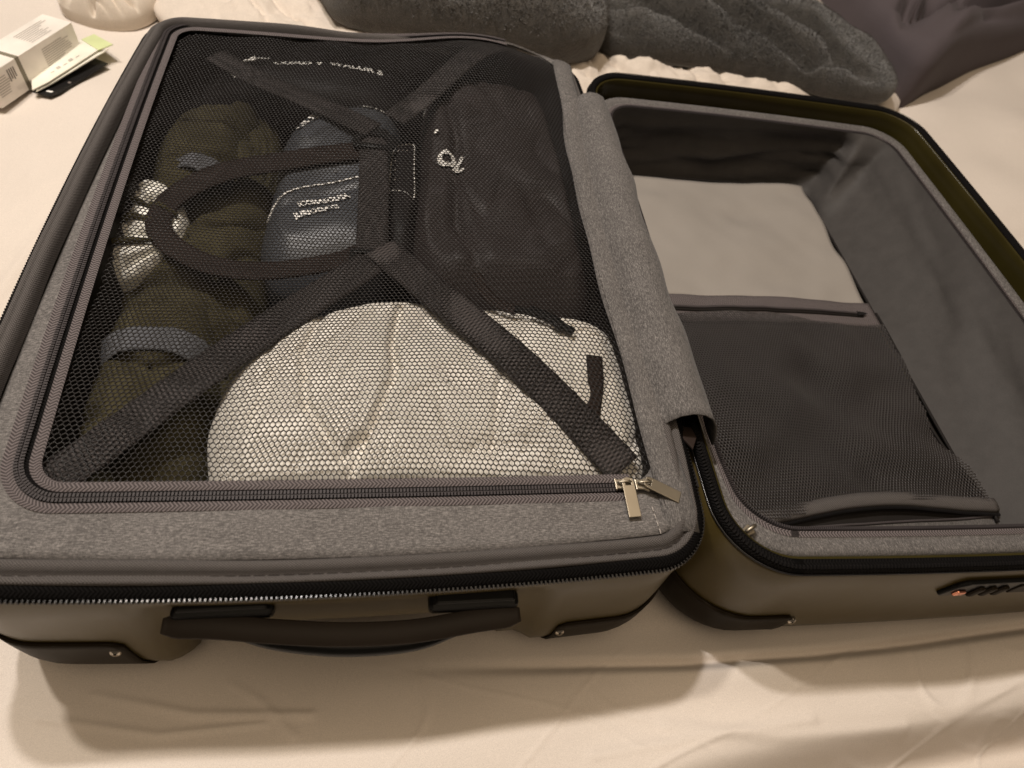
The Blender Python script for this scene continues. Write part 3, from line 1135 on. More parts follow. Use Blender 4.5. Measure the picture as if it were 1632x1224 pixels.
Rs = shell_loops(RX0, RX1, RY0, RY1, RR_, (0.001, 0.005, 0.004, 0.005), 0.138)
for l in Rs:
    l[:, 2] = l[:, 2] - 0.010 * (l[:, 0] - RX0) / 0.46 * np.clip(l[:, 2] / 0.138, 0, 1)
shR = loft('shell', Rs, 'shell', case)
shR['label'] = 'olive shell half with the combination lock'
bp = Rs[-1]
put('shell_floor', np.vstack([bp, [[0.70, 0.3, bp[:, 2].mean()]]]), [(i, (i + 1) % len(bp), len(bp)) for i in range(len(bp))], 'shell', shR)
# inner face and rolled lip
lp = []
for d, z in ((0.0080, 0.1385), (0.0088, 0.1412), (0.0103, 0.1416), (0.0116, 0.1402), (0.0122, 0.1330), (0.0130, 0.122), (0.0150, 0.110), (0.018, 0.096)):
    P = rrr(d)
    lp.append(l3(P, rz(P, z)))
loft('shell_lip', lp, 'shell_in', shR)
# black zip outside the lip
zo = []
for d, z in ((0.0005, 0.1372), (0.0022, 0.1418), (0.0050, 0.1440), (0.0075, 0.1425), (0.0088, 0.1395)):
    P = rrr(d); zo.append(l3(P, rz(P, z)))
zt2 = loft('zipper_tape', zo, 'black_tape', case)
solid(zt2, 0.0012, -1.0)
P = rrr(0.0030)
T = frames2d(P, True)
beads('zipper_teeth', l3(P, rz(P, 0.1442)), np.column_stack([T[:, 1], -T[:, 0], np.full(len(T), 0.6)]), 0.00268, (0.0016, 0.0030, 0.0020), 'coil_black', zt2)
P = rrr(-0.0004)
tube('zipper_cord', l3(P, rz(P, 0.1378)), 0.0009, 'coil_black', zt2, 6, True)


# lining edge: heather band, coil zip and walls down to the floor
def ztrim(P):
    f = sstep(0.10, 0.0, P[:, 1])
    return 0.1225 + 0.0140 * f


def lnr(d, side=0.0):
    return rrect(RX0 + 0.013 + d * 0.8, RX1 - 0.020 - d, RY0 + 0.0125 + d, RY1 - 0.016 - d, max(0.045 - d * 0.5, 0.012), (0.001, 0.004, 0.003, 0.004))


tr = []
for d, dz in ((0.000, -0.004), (0.001, 0.0), (0.004, 0.001), (0.011, 0.0005), (0.0125, -0.0015), (0.0140, 0.0)):
    P = lnr(d); tr.append(l3(P, rz(P, ztrim(P) + dz)))
trim = loft('lining_edge', tr, 'heather_v', case)
cz = []
for d, dz in ((0.0140, 0.0002), (0.0165, 0.0010), (0.0190, 0.0)):
    P = lnr(d); cz.append(l3(P, rz(P, ztrim(P) + dz)))
loft('zip_tape', cz, 'tape', trim)
P = lnr(0.0205)
T = frames2d(P, True)
beads('coil', l3(P, rz(P, ztrim(P) + 0.0014)), np.column_stack([T[:, 1], -T[:, 0], np.zeros(len(T))]), 0.00165, (0.0011, 0.0034, 0.0020), 'coil', trim)
wn = Rff(41, 5.0, 20, (1, 1), 0, 3)
wl = []
FLOOR = 0.027
fl_out = rrect(0.515, 0.822, 0.036, 0.574, 0.030, (0.0, 0.0, 0.0, 0.002))
top_in = lnr(0.0222)
for t in np.linspace(0, 1, 22):
    P = top_in * (1 - t) + fl_out * t
    bulge = math.sin(PI * t)
    right = sstep(0.62, 0.80, P[:, 0])
    back = sstep(0.35, 0.55, P[:, 1])
    P = P.copy()
    nzz = wn(P[:, 0] + t * 0.35, P[:, 1] + t * 0.35)
    P[:, 0] += right * (0.006 * bulge + 0.0022 * nzz * bulge)
    P[:, 1] += back * (0.010 * bulge + 0.004 * nzz * bulge)
    cf = np.maximum(0, 1 - np.abs((P[:, 0] - 0.845) - (P[:, 1] - 0.555)) / 0.035) * sstep(0.76, 0.82, P[:, 0]) * sstep(0.48, 0.53, P[:, 1])
    P[:, 0] -= 0.020 * cf * (t * (1 - t) * 4) ** 0.7
    P[:, 1] -= 0.026 * cf * (t * (1 - t) * 4) ** 0.7
    z = rz(P, ztrim(P)) * (1 - t) + FLOOR * t
    if t == 0: z = z + 0.0005
    wl.append(l3(P, z + 0.0022 * bulge * nzz * t))
walls = loft('inner_lining', wl, 'poly', case)
for xy, k in ():
    pass
# piping where wall and floor meet
tube('piping', l3(rrect(0.517, 0.820, 0.038, 0.572, 0.030), FLOOR + 0.0012), 0.0016, 'lining', walls, 6, True)

# ---- floor of the empty half: nylon panel, zip pocket band, mesh pocket, open hem
fn = Rff(51, 6, 20, (1, 1), 0.3, 3)


def fz(x, y):
    return FLOOR + 0.003 + 0.0010 * fn(x, y)


def patch(name, x0, x1, y0, y1, mat, parent, dz=0.0, nx=40, ny=30, edge=None, th=0.001):
    xs = np.linspace(x0, x1, nx); yy = np.linspace(y0, y1, ny)
    X, Y = np.meshgrid(xs, yy, indexing='ij')
    if edge is not None:
        X, Y = edge(X, Y)
    Z = fz(X, Y) + dz
    s = np.stack([X - x0, Y - y0], -1).reshape(-1, 2)
    o = put(name, np.stack([X, Y, Z], -1).reshape(-1, 3), grid_faces(nx, ny), mat, parent, True, s)
    solid(o, th, -1.0)
    return o


patch('floor_lining', 0.512, 0.824, 0.036, 0.577, 'lining', case, -0.0095)
nyl = Rff(55, 9, 18, (0.6, 1.2), 0.2, 2)


def bulged(X, Y):
    return X, Y + 0.003 * np.sin((X - 0.53) / 0.29 * PI)


cream = patch('nylon_panel', 0.518, 0.812, 0.348, 0.566, 'nylon', case, 0.003, 60, 40)
for v in cream.data.vertices:
    x, y = v.co.x, v.co.y
    v.co.z += 0.0012 * float(nyl(x, y))
band = patch('pocket_band', 0.518, 0.815, 0.309, 0.347, 'tape', case, 0.0045, 60, 8, bulged)
cl = np.array([(x, 0.3265 + 0.003 * math.sin((x - 0.53) / 0.29 * PI), 0) for x in np.linspace(0.525, 0.797, 50)])
cl[:, 2] = fz(cl[:, 0], cl[:, 1]) + 0.0058
ribbon('zip_slot', cl, 0.0075, 'lining', band, 0.0006, 3)
tube('zip_coil', cl + np.array((0, 0.001, 0.0008)), 0.0016, 'coil', band, 6)
zl = cl[-1]
prism('zip_stop', [(-0.004, -0.003), (0.004, -0.002), (0.009, 0), (0.004, 0.002), (-0.004, 0.003)], 0.0015, 'coil_black', band, Matrix.Translation((zl[0] - 0.004, zl[1], zl[2] + 0.001)))


def rightedge(y):
    return 0.815 - 0.012 * np.exp(-((y - 0.18) / 0.06) ** 2) + 0.006 * np.exp(-((y - 0.09) / 0.05) ** 2)


hx = np.linspace(0.520, 0.826, 60)
tt = (hx - 0.52) / 0.306
bow = np.sin(PI * np.clip((tt - 0.15) / 0.85, 0, 1)) ** 1.3
up_y = 0.0660 + 0.0085 * tt + 0.012 * bow
pn = Rff(57, 7, 20, (1, 1), 0.2, 2)
pk = patch('pocket_back', 0.518, 0.812, 0.060, 0.310, 'lining', case, 0.0005, 40, 40)
net('mesh_pocket', lambda x, y: fz(x, y) + 0.0095 + 0.0030 * pn(x, y), lambda x, y: (x > 0.516) & (x < rightedge(y)) & (y > np.interp(x, hx, up_y) + 0.010) & (y < 0.312),
    (0.512, 0.83, 0.068, 0.32), 0.0031, case, hole=0.66, mat='net_pocket', warp=(lambda x, y: 0.003 * wa(x, y), lambda x, y: 0.003 * wb_(x, y)), relief=0.0010)
e = np.array([(rightedge(y) + 0.001, y, 0) for y in np.linspace(0.066, 0.33, 50)])
e[:, 2] = fz(e[:, 0], e[:, 1]) + 0.0048
tube('pocket_piping', e, 0.0017, 'lining', pk, 6)
# gaping hem of the mesh pocket with its zip
V = []
for i, x in enumerate(hx):
    for k, (dy, dz) in enumerate(((0.0, 0.0060), (0.003, 0.0095), (0.008, 0.0105), (0.014, 0.0100))):
        y = up_y[i] + dy
        V.append((x, y, float(fz(x, y)) + dz + 0.003 * bow[i] * (1 - k / 3)))
hem = put('pocket_hem', V, grid_faces(60, 4), 'canvas', case, True, [(v[0], v[1]) for v in V])
solid(hem, 0.0012, -1.0)
lip = np.array([(hx[i], up_y[i] - 0.0015, float(fz(hx[i], up_y[i])) + 0.0065 + 0.003 * bow[i]) for i in range(60)])
beads('zip_teeth', lip, np.tile((0, -1.0, 0.3), (60, 1)), 0.0019, (0.0013, 0.003, 0.0018), 'coil_black', hem, False)
low = patch('lower_band', 0.518, 0.828, 0.040, 0.066, 'heather_dark', case, 0.0015, 60, 8, lambda X, Y: (X, Y + 0.0085 * (X - 0.52) / 0.3 * (Y - 0.040) / 0.026))
lc = np.array([(x, 0.0645 + 0.0085 * t, 0) for x, t in zip(hx, tt)]); lc[:, 2] = fz(lc[:, 0], lc[:, 1]) + 0.0025
tube('zip_cord', lc, 0.0013, 'coil', low, 6)

# ---- hardware on the empty half
gR2 = guard(Rs, (0.70, 0.30), 0.4745, None, 0.574, 0.056, shR)
rivet((0.5660, -0.0150, 0.0470), (0, -1, 0.35), gR2)


def lock_part():
    # on the front wall, level with the carrying handle
    y = -0.0125
    out = [(0.000, 0.003), (0.003, 0.000), (0.118, 0.000), (0.121, 0.003), (0.121, 0.020), (0.117, 0.025), (0.012, 0.025), (0.006, 0.020)]
    m = Matrix.Translation((0.6570, y, 0.0965)) @ Matrix.Rotation(PI / 2, 4, 'X')
    lk = prism('lock', out, 0.0035, 'black', shR, m, 0.0012)
    yf = y - 0.0035
    box('button', (0.6655, yf - 0.0022, 0.1020), (0.6740, yf + 0.001, 0.1095), 'copper', lk, 0.0016)
    for k in range(3):
        x = 0.6800 + k * 0.0105
        box('dial', (x, yf - 0.0026, 0.0990), (x + 0.0060, yf + 0.001, 0.1150), 'guard', lk, 0.0018)
    box('key_plate', (0.7160, yf - 0.0012, 0.1000), (0.7480, yf + 0.001, 0.1160), 'guard', lk, 0.0008)
    box('key_core', (0.7280, yf - 0.0024, 0.1040), (0.7360, yf, 0.1110), 'steel', lk, 0.001)


lock_part()
# slider of the lining zip (front corner) and at the hinge end
for loc, ang in (((0.4965, 0.0235, 0.1365), 0.5), ((0.4905, 0.5650, 0.1240), 1.2)):
    m = Matrix.Translation(loc) @ Matrix.Rotation(ang, 4, 'Z')
    sl = prism('zip_slider', [(-0.005, -0.0025), (0.004, -0.004), (0.006, 0), (0.004, 0.004), (-0.005, 0.0025)], 0.002, 'gold', case, m, 0.0006)
    c = spline([tuple(m @ Vector(p)) for p in ((-0.004, 0, 0.002), (-0.003, 0, 0.0058), (0.001, 0, 0.0075), (0.005, 0, 0.0055), (0.006, 0, 0.002))], 16)
    tube('bridge', c, 0.0014, 'gold', sl, 8)
# brown tab of the main zip lying in the gap
prism('pull_tab', [(-0.005, 0), (0.005, 0), (0.006, 0.012), (0.0, 0.026), (-0.006, 0.012)], 0.002, 'brown_web', case,
      Matrix.Translation((0.4700, 0.104, 0.1420)) @ Matrix.Rotation(PI - 0.15, 4, 'Z') @ Matrix.Rotation(0.35, 4, 'X'), 0.0005)
# webbing hinge between the halves
hv = []
for y in np.linspace(0.06, 0.56, 40):
    for x, z in ((0.455, 0.1440), (0.463, 0.136), (0.4675, 0.131), (0.472, 0.133), (0.480, 0.1380)):
        hv.append((x, y, z))
put('hinge_tape', hv, grid_faces(40, 5), 'lining', case)

# ================================================================== THINGS PACKED UNDER THE MESH
capz = lambda x, y: znet(x, y) - 0.0030
cap_low = lambda x, y: znet(x, y) - 0.013

w0 = Rff(161, 4.5, 16)
w1 = Rff(61, 10, 20, (1, 1), 0.4, 2)
w2 = Rff(62, 16, 20, (0.4, 1), 1.2, 2)
bagW = empty('stuffed_pouch', (0.29, 0.15, 0.015))
tag(bagW, 'plump off white nylon pouch with brown tabs under the mesh near the zip sliders', 'pouch')
Wb = Blob([(0.131, 0.100), (0.131, 0.130), (0.138, 0.158), (0.152, 0.183), (0.180, 0.212), (0.212, 0.226), (0.241, 0.234), (0.292, 0.236), (0.37, 0.228),
           (0.428, 0.218), (0.444, 0.18), (0.446, 0.10), (0.436, 0.060), (0.38, 0.056), (0.287, 0.055), (0.19, 0.056), (0.146, 0.060)],
          (0.295, 0.140), 0.112, 0.164, 0.018, 3.8, 1.8, capz,
          ((w0, 0.0026, False), (w1, 0.0016, False), (w2, 0.0014, True)),
          (([(0.261, 0.222), (0.254, 0.173), (0.258, 0.15), (0.244, 0.107), (0.229, 0.068)], 0.010, 0.0030),
           ([(0.205, 0.222), (0.192, 0.165), (0.198, 0.117), (0.223, 0.078), (0.236, 0.095)], 0.009, 0.0030),
           ([(0.262, 0.222), (0.320, 0.224), (0.380, 0.205), (0.43, 0.19)], 0.010, 0.0032),
           ([(0.33, 0.21), (0.335, 0.15), (0.325, 0.09)], 0.005, 0.0035), ([(0.16, 0.19), (0.175, 0.15), (0.165, 0.10)], 0.004, 0.004), ([(0.40, 0.11), (0.42, 0.085), (0.435, 0.10)], 0.007, 0.004), ([(0.395, 0.085), (0.41, 0.072)], 0.007, 0.004),
           ([(0.244, 0.107), (0.29, 0.085), (0.353, 0.089)], 0.003, 0.006)), 260, 90)
Wb.build('pouch_body', 'white_bag', bagW)


def tab(name, pts, w, parent, mat='brown_web', dz=0.005, th=0.0016):
    c = spline([(x, y, 0) for x, y in pts], 24)
    c[:, 2] = znet(c[:, 0], c[:, 1]) - dz
    return ribbon(name, c, w, mat, parent, th, 4)


tab('pull_tab', [(0.322, 0.252), (0.326, 0.236), (0.334, 0.220), (0.352, 0.210)], 0.010, bagW)
tab('zip_cord', [(0.350, 0.211), (0.372, 0.206), (0.396, 0.189)], 0.0055, bagW, 'black', 0.0045, 0.003)
tab('zip_cord', [(0.362, 0.212), (0.378, 0.204), (0.388, 0.194)], 0.0085, bagW, 'black', 0.0052, 0.003)
tab('pull_tab', [(0.409, 0.166), (0.405, 0.140), (0.398, 0.115), (0.392, 0.095)], 0.0125, bagW)

o1_, o2_ = Rff(63, 9, 20, (1, 1), 0.2, 2), Rff(64, 14, 20, (0.35, 1), 0.3, 2)
roll = empty('rolled_garment', (0.085, 0.165, 0.015))
tag(roll, 'rolled olive garment with a blue grey band, beside the off white pouch', 'garment')
Of = Blob([(0.036, 0.100), (0.038, 0.161), (0.036, 0.207), (0.040, 0.262), (0.066, 0.286), (0.106, 0.270), (0.126, 0.215), (0.134, 0.160), (0.134, 0.109), (0.122, 0.066), (0.055, 0.063)],
          (0.084, 0.165), 0.075, 0.140, 0.016, 2.2, 2.0, lambda x, y: znet(x, y) - 0.009, ((o1_, 0.002, False), (o2_, 0.006, True)), (), 120, 50)
Of.build('rolled_cloth', 'olive', roll)
c = spline([(0.036, 0.176, 0), (0.060, 0.184, 0), (0.085, 0.186, 0), (0.110, 0.182, 0), (0.131, 0.174, 0)], 30)
c[:, 2] = Of.top(c[:, 0], c[:, 1]) + 0.0018
ribbon('band', c, 0.021, 'grey_band', roll, 0.0014, 6)

roll2 = empty('rolled_garment', (0.07, 0.45, 0.015))
tag(roll2, 'rolled olive garment with a grey band, behind the white shirt', 'garment')
Ob = Blob([(0.022, 0.420), (0.024, 0.455), (0.036, 0.500), (0.060, 0.530), (0.088, 0.540), (0.106, 0.552), (0.113, 0.520), (0.113, 0.455), (0.115, 0.405), (0.098, 0.350), (0.060, 0.340), (0.032, 0.358)],
          (0.070, 0.450), 0.075, 0.138, 0.016, 2.3, 2.0, lambda x, y: znet(x, y) - 0.010, ((o1_, 0.002, False), (o2_, 0.006, True)), (), 120, 50)
Ob.build('rolled_cloth', 'olive', roll2)
c = spline([(0.026, 0.396, 0), (0.050, 0.402, 0), (0.075, 0.402, 0), (0.108, 0.392, 0)], 30)
c[:, 2] = Ob.top(c[:, 0], c[:, 1]) + 0.0018
ribbon('band', c, 0.022, 'grey_band', roll2, 0.0014, 6)
prism('care_label', [(-0.008, -0.005), (0.008, -0.004), (0.009, 0.005), (-0.006, 0.006)], 0.0006, 'print', roll2,
      Matrix.Translation((0.092, 0.538, 0.1395)) @ Matrix.Rotation(0.9, 4, 'Z'))

und = Blob([(0.030, 0.08), (0.024, 0.20), (0.022, 0.35), (0.020, 0.48), (0.040, 0.54), (0.085, 0.56), (0.125, 0.54), (0.138, 0.46), (0.140, 0.36), (0.145, 0.27), (0.142, 0.16), (0.125, 0.07), (0.07, 0.062)],
           (0.082, 0.31), 0.07, 0.118, 0.015, 4.0, 2.0, cap_low, ((o1_, 0.003, False), (o2_, 0.010, True)), (), 160, 70)
tag(und.build('folded_trousers', 'olive'), 'crumpled dark olive clothing lying flat beneath the two rolled garments', 'garment')

sw2 = Rff(67, 34, 24, (0.5, 1.0), -0.6, 1)
sw = Rff(66, 16, 24, (0.4, 1.2), 0.5, 2)
sh = Blob([(0.020, 0.290), (0.022, 0.345), (0.036, 0.378), (0.060, 0.368), (0.078, 0.330), (0.076, 0.296), (0.056, 0.268), (0.030, 0.256)], (0.048, 0.318), 0.112, 0.140, 0.016, 2.6, 2.0,
          cap_low, ((sw, 0.007, True), (sw2, 0.004, True)), (), 120, 50)
shirt = sh.build('folded_shirt', 'white_cloth')
tag(shirt, 'white crumpled shirt showing between two rolled olive garments', 'shirt')

for k, (p0, p1, p2, w_) in enumerate((((0.020, 0.338), (0.046, 0.340), (0.074, 0.322), 0.009), ((0.020, 0.305), (0.045, 0.318), (0.074, 0.306), 0.012), ((0.024, 0.274), (0.040, 0.284), (0.062, 0.288), 0.007))):
    c = spline([(*p0, 0), (*p1, 0), (*p2, 0)], 24)
    c[:, 2] = sh.top(c[:, 0], c[:, 1]) + 0.0025
    tt_ = np.linspace(0, 1, 24)
    ribbon('cloth_edge', c, w_ * 0.6 * (0.2 + 0.8 * np.sin(PI * tt_) ** 2), 'olive', roll2 if k == 0 else roll, 0.002, 5, None, 0.003)

ow2 = Rff(68, 8, 20, (1, 1), 0.4, 2)
ob3 = Blob([(0.080, 0.275), (0.078, 0.330), (0.095, 0.362), (0.125, 0.372), (0.142, 0.345), (0.145, 0.300), (0.13, 0.272)], (0.112, 0.318), 0.06, 0.112, 0.016, 2.3, 2.0, cap_low,
           ((ow2, 0.002, False), (o2_, 0.002, True)), (), 100, 40)
tag(ob3.build('folded_trousers', 'olive'), 'dark olive folded cloth inside the black strap loop', 'garment')

# slate pouch with white lettering
bp1 = Rff(71, 9, 20, (1, 1), 0.1, 2)
bluep = empty('printed_pouch', (0.20, 0.40, 0.015))
tag(bluep, 'glossy slate blue pouch with white lettering under the strap buckle', 'pouch')
Bb = Blob([(0.139, 0.300), (0.138, 0.345), (0.140, 0.400), (0.141, 0.455), (0.157, 0.503), (0.190, 0.534), (0.226, 0.542), (0.252, 0.530), (0.262, 0.490), (0.262, 0.42), (0.256, 0.34), (0.245, 0.280), (0.215, 0.268), (0.160, 0.264)],
          (0.200, 0.395), 0.095, 0.142, 0.016, 3.4, 1.7, lambda x, y: znet(x, y) - 0.0095, ((bp1, 0.0018, False),),
          (([(0.145, 0.335), (0.18, 0.36), (0.235, 0.378)], 0.003, 0.004), ([(0.16, 0.46), (0.20, 0.49), (0.25, 0.50)], 0.0025, 0.005)), 160, 60)
Bb.build('pouch_body', 'blue_pouch', bluep)
text_on('lettering', 'ICORASOUSA', 0.0105, (0.1715, 0.338), 0.40, Bb.top, 'print', bluep, 0.0022, 0.72)
text_on('lettering', 'JURIOOATS', 0.0095, (0.1700, 0.322), 0.40, Bb.top, 'print', bluep, 0.0022, 0.80)
text_on('lettering', 'NUERK', 0.015, (0.166, 0.455), 0.98, Bb.top, 'print', bluep, 0.0022, 0.85)
text_on('lettering', 'OB', 0.021, (0.212, 0.514), -0.18, Bb.top, 'print', bluep, 0.0022, 1.15)
c = spline([(0.141, 0.340, 0), (0.155, 0.357, 0), (0.185, 0.376, 0), (0.232, 0.388, 0)], 30)
c[:, 2] = Bb.top(c[:, 0], c[:, 1]) + 0.0012
ribbon('print_line', c, 0.0016, 'print', bluep, 0.0004, 2)

# black strap loop lying over the pouch
lp_pts = [(0.232, 0.425), (0.20, 0.417), (0.166, 0.408), (0.106, 0.388), (0.072, 0.355), (0.061, 0.322), (0.067, 0.297), (0.089, 0.276), (0.12, 0.262), (0.159, 0.259), (0.209, 0.270), (0.232, 0.285)]
c = spline([(x, y, 0) for x, y in lp_pts], 90)
c[:, 2] = znet(c[:, 0], c[:, 1]) - 0.0105
tw = np.tile((0, 0, 1.0), (90, 1))
loopo = ribbon('carry_strap', c, np.interp(np.linspace(0, 1, 90), [0, 0.35, 0.5, 1], [0.026, 0.026, 0.020, 0.018]), 'brown_web', None, 0.0022, 6)
tag(loopo, 'dark brown webbing strap curling in a loop over the slate blue pouch', 'strap')

# black bag at the hinge side
bk1, bk2 = Rff(73, 7, 20, (1, 1), 0.1, 2), Rff(74, 10, 20, (1.0, 0.35), 0.15, 2)
pack = empty('padded_bag', (0.35, 0.42, 0.015))
tag(pack, 'brown black padded bag bulging under the mesh beside the hinge flap', 'bag')
Kb = Blob([(0.266, 0.30), (0.270, 0.36), (0.276, 0.44), (0.282, 0.52), (0.292, 0.575), (0.33, 0.592), (0.39, 0.592), (0.422, 0.575), (0.432, 0.50), (0.434, 0.40), (0.434, 0.30), (0.430, 0.245), (0.38, 0.240), (0.32, 0.243), (0.28, 0.255)],
          (0.352, 0.42), 0.09, 0.172, 0.016, 3.0, 1.8, lambda x, y: znet(x, y) - 0.0080, ((bk1, 0.003, False), (bk2, 0.0025, True)),
          (([(0.30, 0.56), (0.315, 0.45), (0.31, 0.33), (0.33, 0.26)], 0.007, 0.006),), 160, 70)
Kb.build('bag_body', 'brown_black', pack)
text_on('lettering', 'OL', 0.030, (0.292, 0.412), -0.42, Kb.top, 'print', pack, 0.0030, 0.75)
text_on('lettering', "'", 0.020, (0.288, 0.440), -0.42, Kb.top, 'print', pack, 0.0030, 0.9)
for x0, y0, x1, y1 in ((0.285, 0.541, 0.308, 0.574), (0.292, 0.537, 0.313, 0.565)):
    c = np.array([(x0 + (x1 - x0) * t, y0 + (y1 - y0) * t, 0) for t in np.linspace(0, 1, 12)])
    c[:, 2] = Kb.top(c[:, 0], c[:, 1]) + 0.0012
    ribbon('print_line', c, 0.0020, 'print', pack, 0.0004, 2)

# black bag at the back with lettering
rear = empty('flat_bag', (0.17, 0.55, 0.015))
tag(rear, 'flat black bag with white lettering along the back edge under the mesh', 'bag')
Rb = Blob([(0.045, 0.560), (0.085, 0.588), (0.15, 0.598), (0.22, 0.600), (0.275, 0.598), (0.288, 0.57), (0.27, 0.530), (0.20, 0.515), (0.13, 0.520), (0.08, 0.54)], (0.18, 0.560), 0.09, 0.138, 0.016, 3, 1.8,
          lambda x, y: znet(x, y) - 0.0065, ((bk1, 0.001, False),), (), 120, 60)
Rb.build('bag_body', 'black_cloth', rear)
text_on('lettering', 'COXO V  WALUR S', 0.0165, (0.124, 0.566), 0.05, Rb.top, 'print', rear, 0.0022, 0.80)
prism('arrow_mark', [(0, 0), (0.014, 0.010), (0.014, 0.006), (0.028, 0.0055), (0.028, 0.0040), (0.014, 0.0040), (0.014, 0.0005)], 0.0004, 'print', rear,
      Matrix.Translation((0.092, 0.568, float(Rb.top(0.105, 0.572)) + 0.006)) @ Matrix.Rotation(0.2, 4, 'Z'))

# black triangular patch with dotted stitching
flat = empty('stitched_strap_pad', (0.26, 0.40, 0.015))
tag(flat, 'black pad with a triangle of dotted pale stitching between pouch and padded bag', 'pad')
Tb = Blob([(0.245, 0.30), (0.247, 0.37), (0.250, 0.45), (0.262, 0.470), (0.278, 0.462), (0.280, 0.40), (0.276, 0.33), (0.268, 0.28), (0.252, 0.28)], (0.263, 0.38), 0.10, 0.143, 0.016, 3, 1.8,
          lambda x, y: znet(x, y) - 0.010, (), (), 90, 36)
Tb.build('pad_body', 'black_cloth', flat)
tri = [(0.254, 0.453), (0.268, 0.459), (0.273, 0.450), (0.2725, 0.40), (0.272, 0.356), (0.265, 0.360), (0.250, 0.374)]
c = np.array([(x, y, 0) for x, y in spline(tri, 60, True)]); c[:, 2] = Tb.top(c[:, 0], c[:, 1]) + 0.0012
stitches('stitching', c, 'print', flat, 0.0026, 0.0016, 0.0010)
for k in range(5):
    y = 0.380 + 0.015 * k
    c = np.array([(x, y, 0) for x in np.linspace(0.254, 0.270, 10)]); c[:, 2] = Tb.top(c[:, 0], c[:, 1]) + 0.0010
    stitches('stitching', c, 'thread', flat, 0.0012, 0.0030, 0.0008)

# ================================================================== THINGS ON THE BED
# carton
bx = empty('carton', (-0.20, 0.71, 0.0))
tag(bx, 'small white carton with an olive grey band on the sheet', 'box')
ba = math.atan2(0.133, 0.048)
L_, W_, H_ = 0.150, 0.040, 0.040
bx_, by_ = np.meshgrid(np.linspace(-0.26, -0.16, 30), np.linspace(0.62, 0.79, 40))
z0 = float(bed_z(bx_, by_).max()) + 0.0005
mB = Matrix.Translation((-0.2125, 0.6400, z0)) @ Matrix.Rotation(ba, 4, 'Z')


def carton_box(name, lo, hi, mat, parent, bev):
    V = [(x, y, z) for z in (lo[2], hi[2]) for (x, y) in ((lo[0], lo[1]), (hi[0], lo[1]), (hi[0], hi[1]), (lo[0], hi[1]))]
    V = [tuple(mB @ Vector(v)) for v in V]
    o = put(name, V, [(0, 3, 2, 1), (4, 5, 6, 7), (0, 1, 5, 4), (1, 2, 6, 5), (2, 3, 7, 6), (3, 0, 4, 7)], mat, parent, False)
    bevel(o, bev)
    return o


carton_box('carton_body', (0, 0, 0), (L_, W_, H_), 'carton', bx, 0.0006)
carton_box('carton_band', (0.046, -0.0004, -0.0004), (0.052, W_ + 0.0004, H_ + 0.0004), 'carton_band', bx, 0.0004)


def print_lines(name, rects, face, mat):
    V = []; F = []
    for a0, a1, b0, b1 in rects:
        b = len(V)
        for a, c_ in ((a0, b0), (a1, b0), (a1, b1), (a0, b1)):
            p = (a, c_, H_ + 0.0003) if face == 'top' else (a, -0.0003, c_)
            V.append(tuple(mB @ Vector(p)))
        F.append((b, b + 1, b + 2, b + 3))
    return put(name, V, F, mat, bx, False)


rnd = random.Random(4)
top_lines = [(0.085 + 0.0 * i, 0.085 + rnd.uniform(0.03, 0.055), 0.006 + i * 0.0034, 0.0074 + i * 0.0034) for i in range(8)]
print_lines('printed_text', top_lines, 'top', 'ink_pale')
side_lines = [(0.088, 0.140 - rnd.uniform(0, 0.02), 0.031 - i * 0.0026, 0.0322 - i * 0.0026) for i in range(9)]
print_lines('printed_text', side_lines, 'side', 'ink_pale')
print_lines('printed_text', [(0.006, 0.030 - rnd.uniform(0, 0.008), 0.030 - i * 0.0028, 0.0312 - i * 0.0028) for i in range(8)], 'side', 'ink_pale')
print_lines('printed_text', [(0.034 + 0.0 * i, 0.0358 + 0 * i, 0.0, 0.0) for i in range(0)] + [(0.028 + 0.0032 * i, 0.0298 + 0.0032 * i, 0.020 + 0.002 * (i % 2), 0.034) for i in range(4)], 'side', 'ink')

# leaflet and black card
leaf = empty('folded_leaflet', (-0.155, 0.74, 0.0))
tag(leaf, 'folded cream leaflet with a pale green end beside the carton', 'leaflet')
lx_, ly_ = np.meshgrid(np.linspace(-0.20, -0.11, 30), np.linspace(0.66, 0.82, 40))
zl0 = float(bed_z(lx_, ly_).max()) + 0.0045


def sheet_poly(name, pts, mat, parent, z, th=0.0012, lift=None):
    V = [(x, y, z + (lift(x, y) if lift else 0)) for x, y in pts]
    n = len(V)
    V += [(x, y, zz + th) for x, y, zz in V]
    F = [tuple(range(n))[::-1], tuple(range(n, 2 * n))] + [(i, (i + 1) % n, n + (i + 1) % n, n + i) for i in range(n)]
    return put(name, V, F, mat, parent, False)


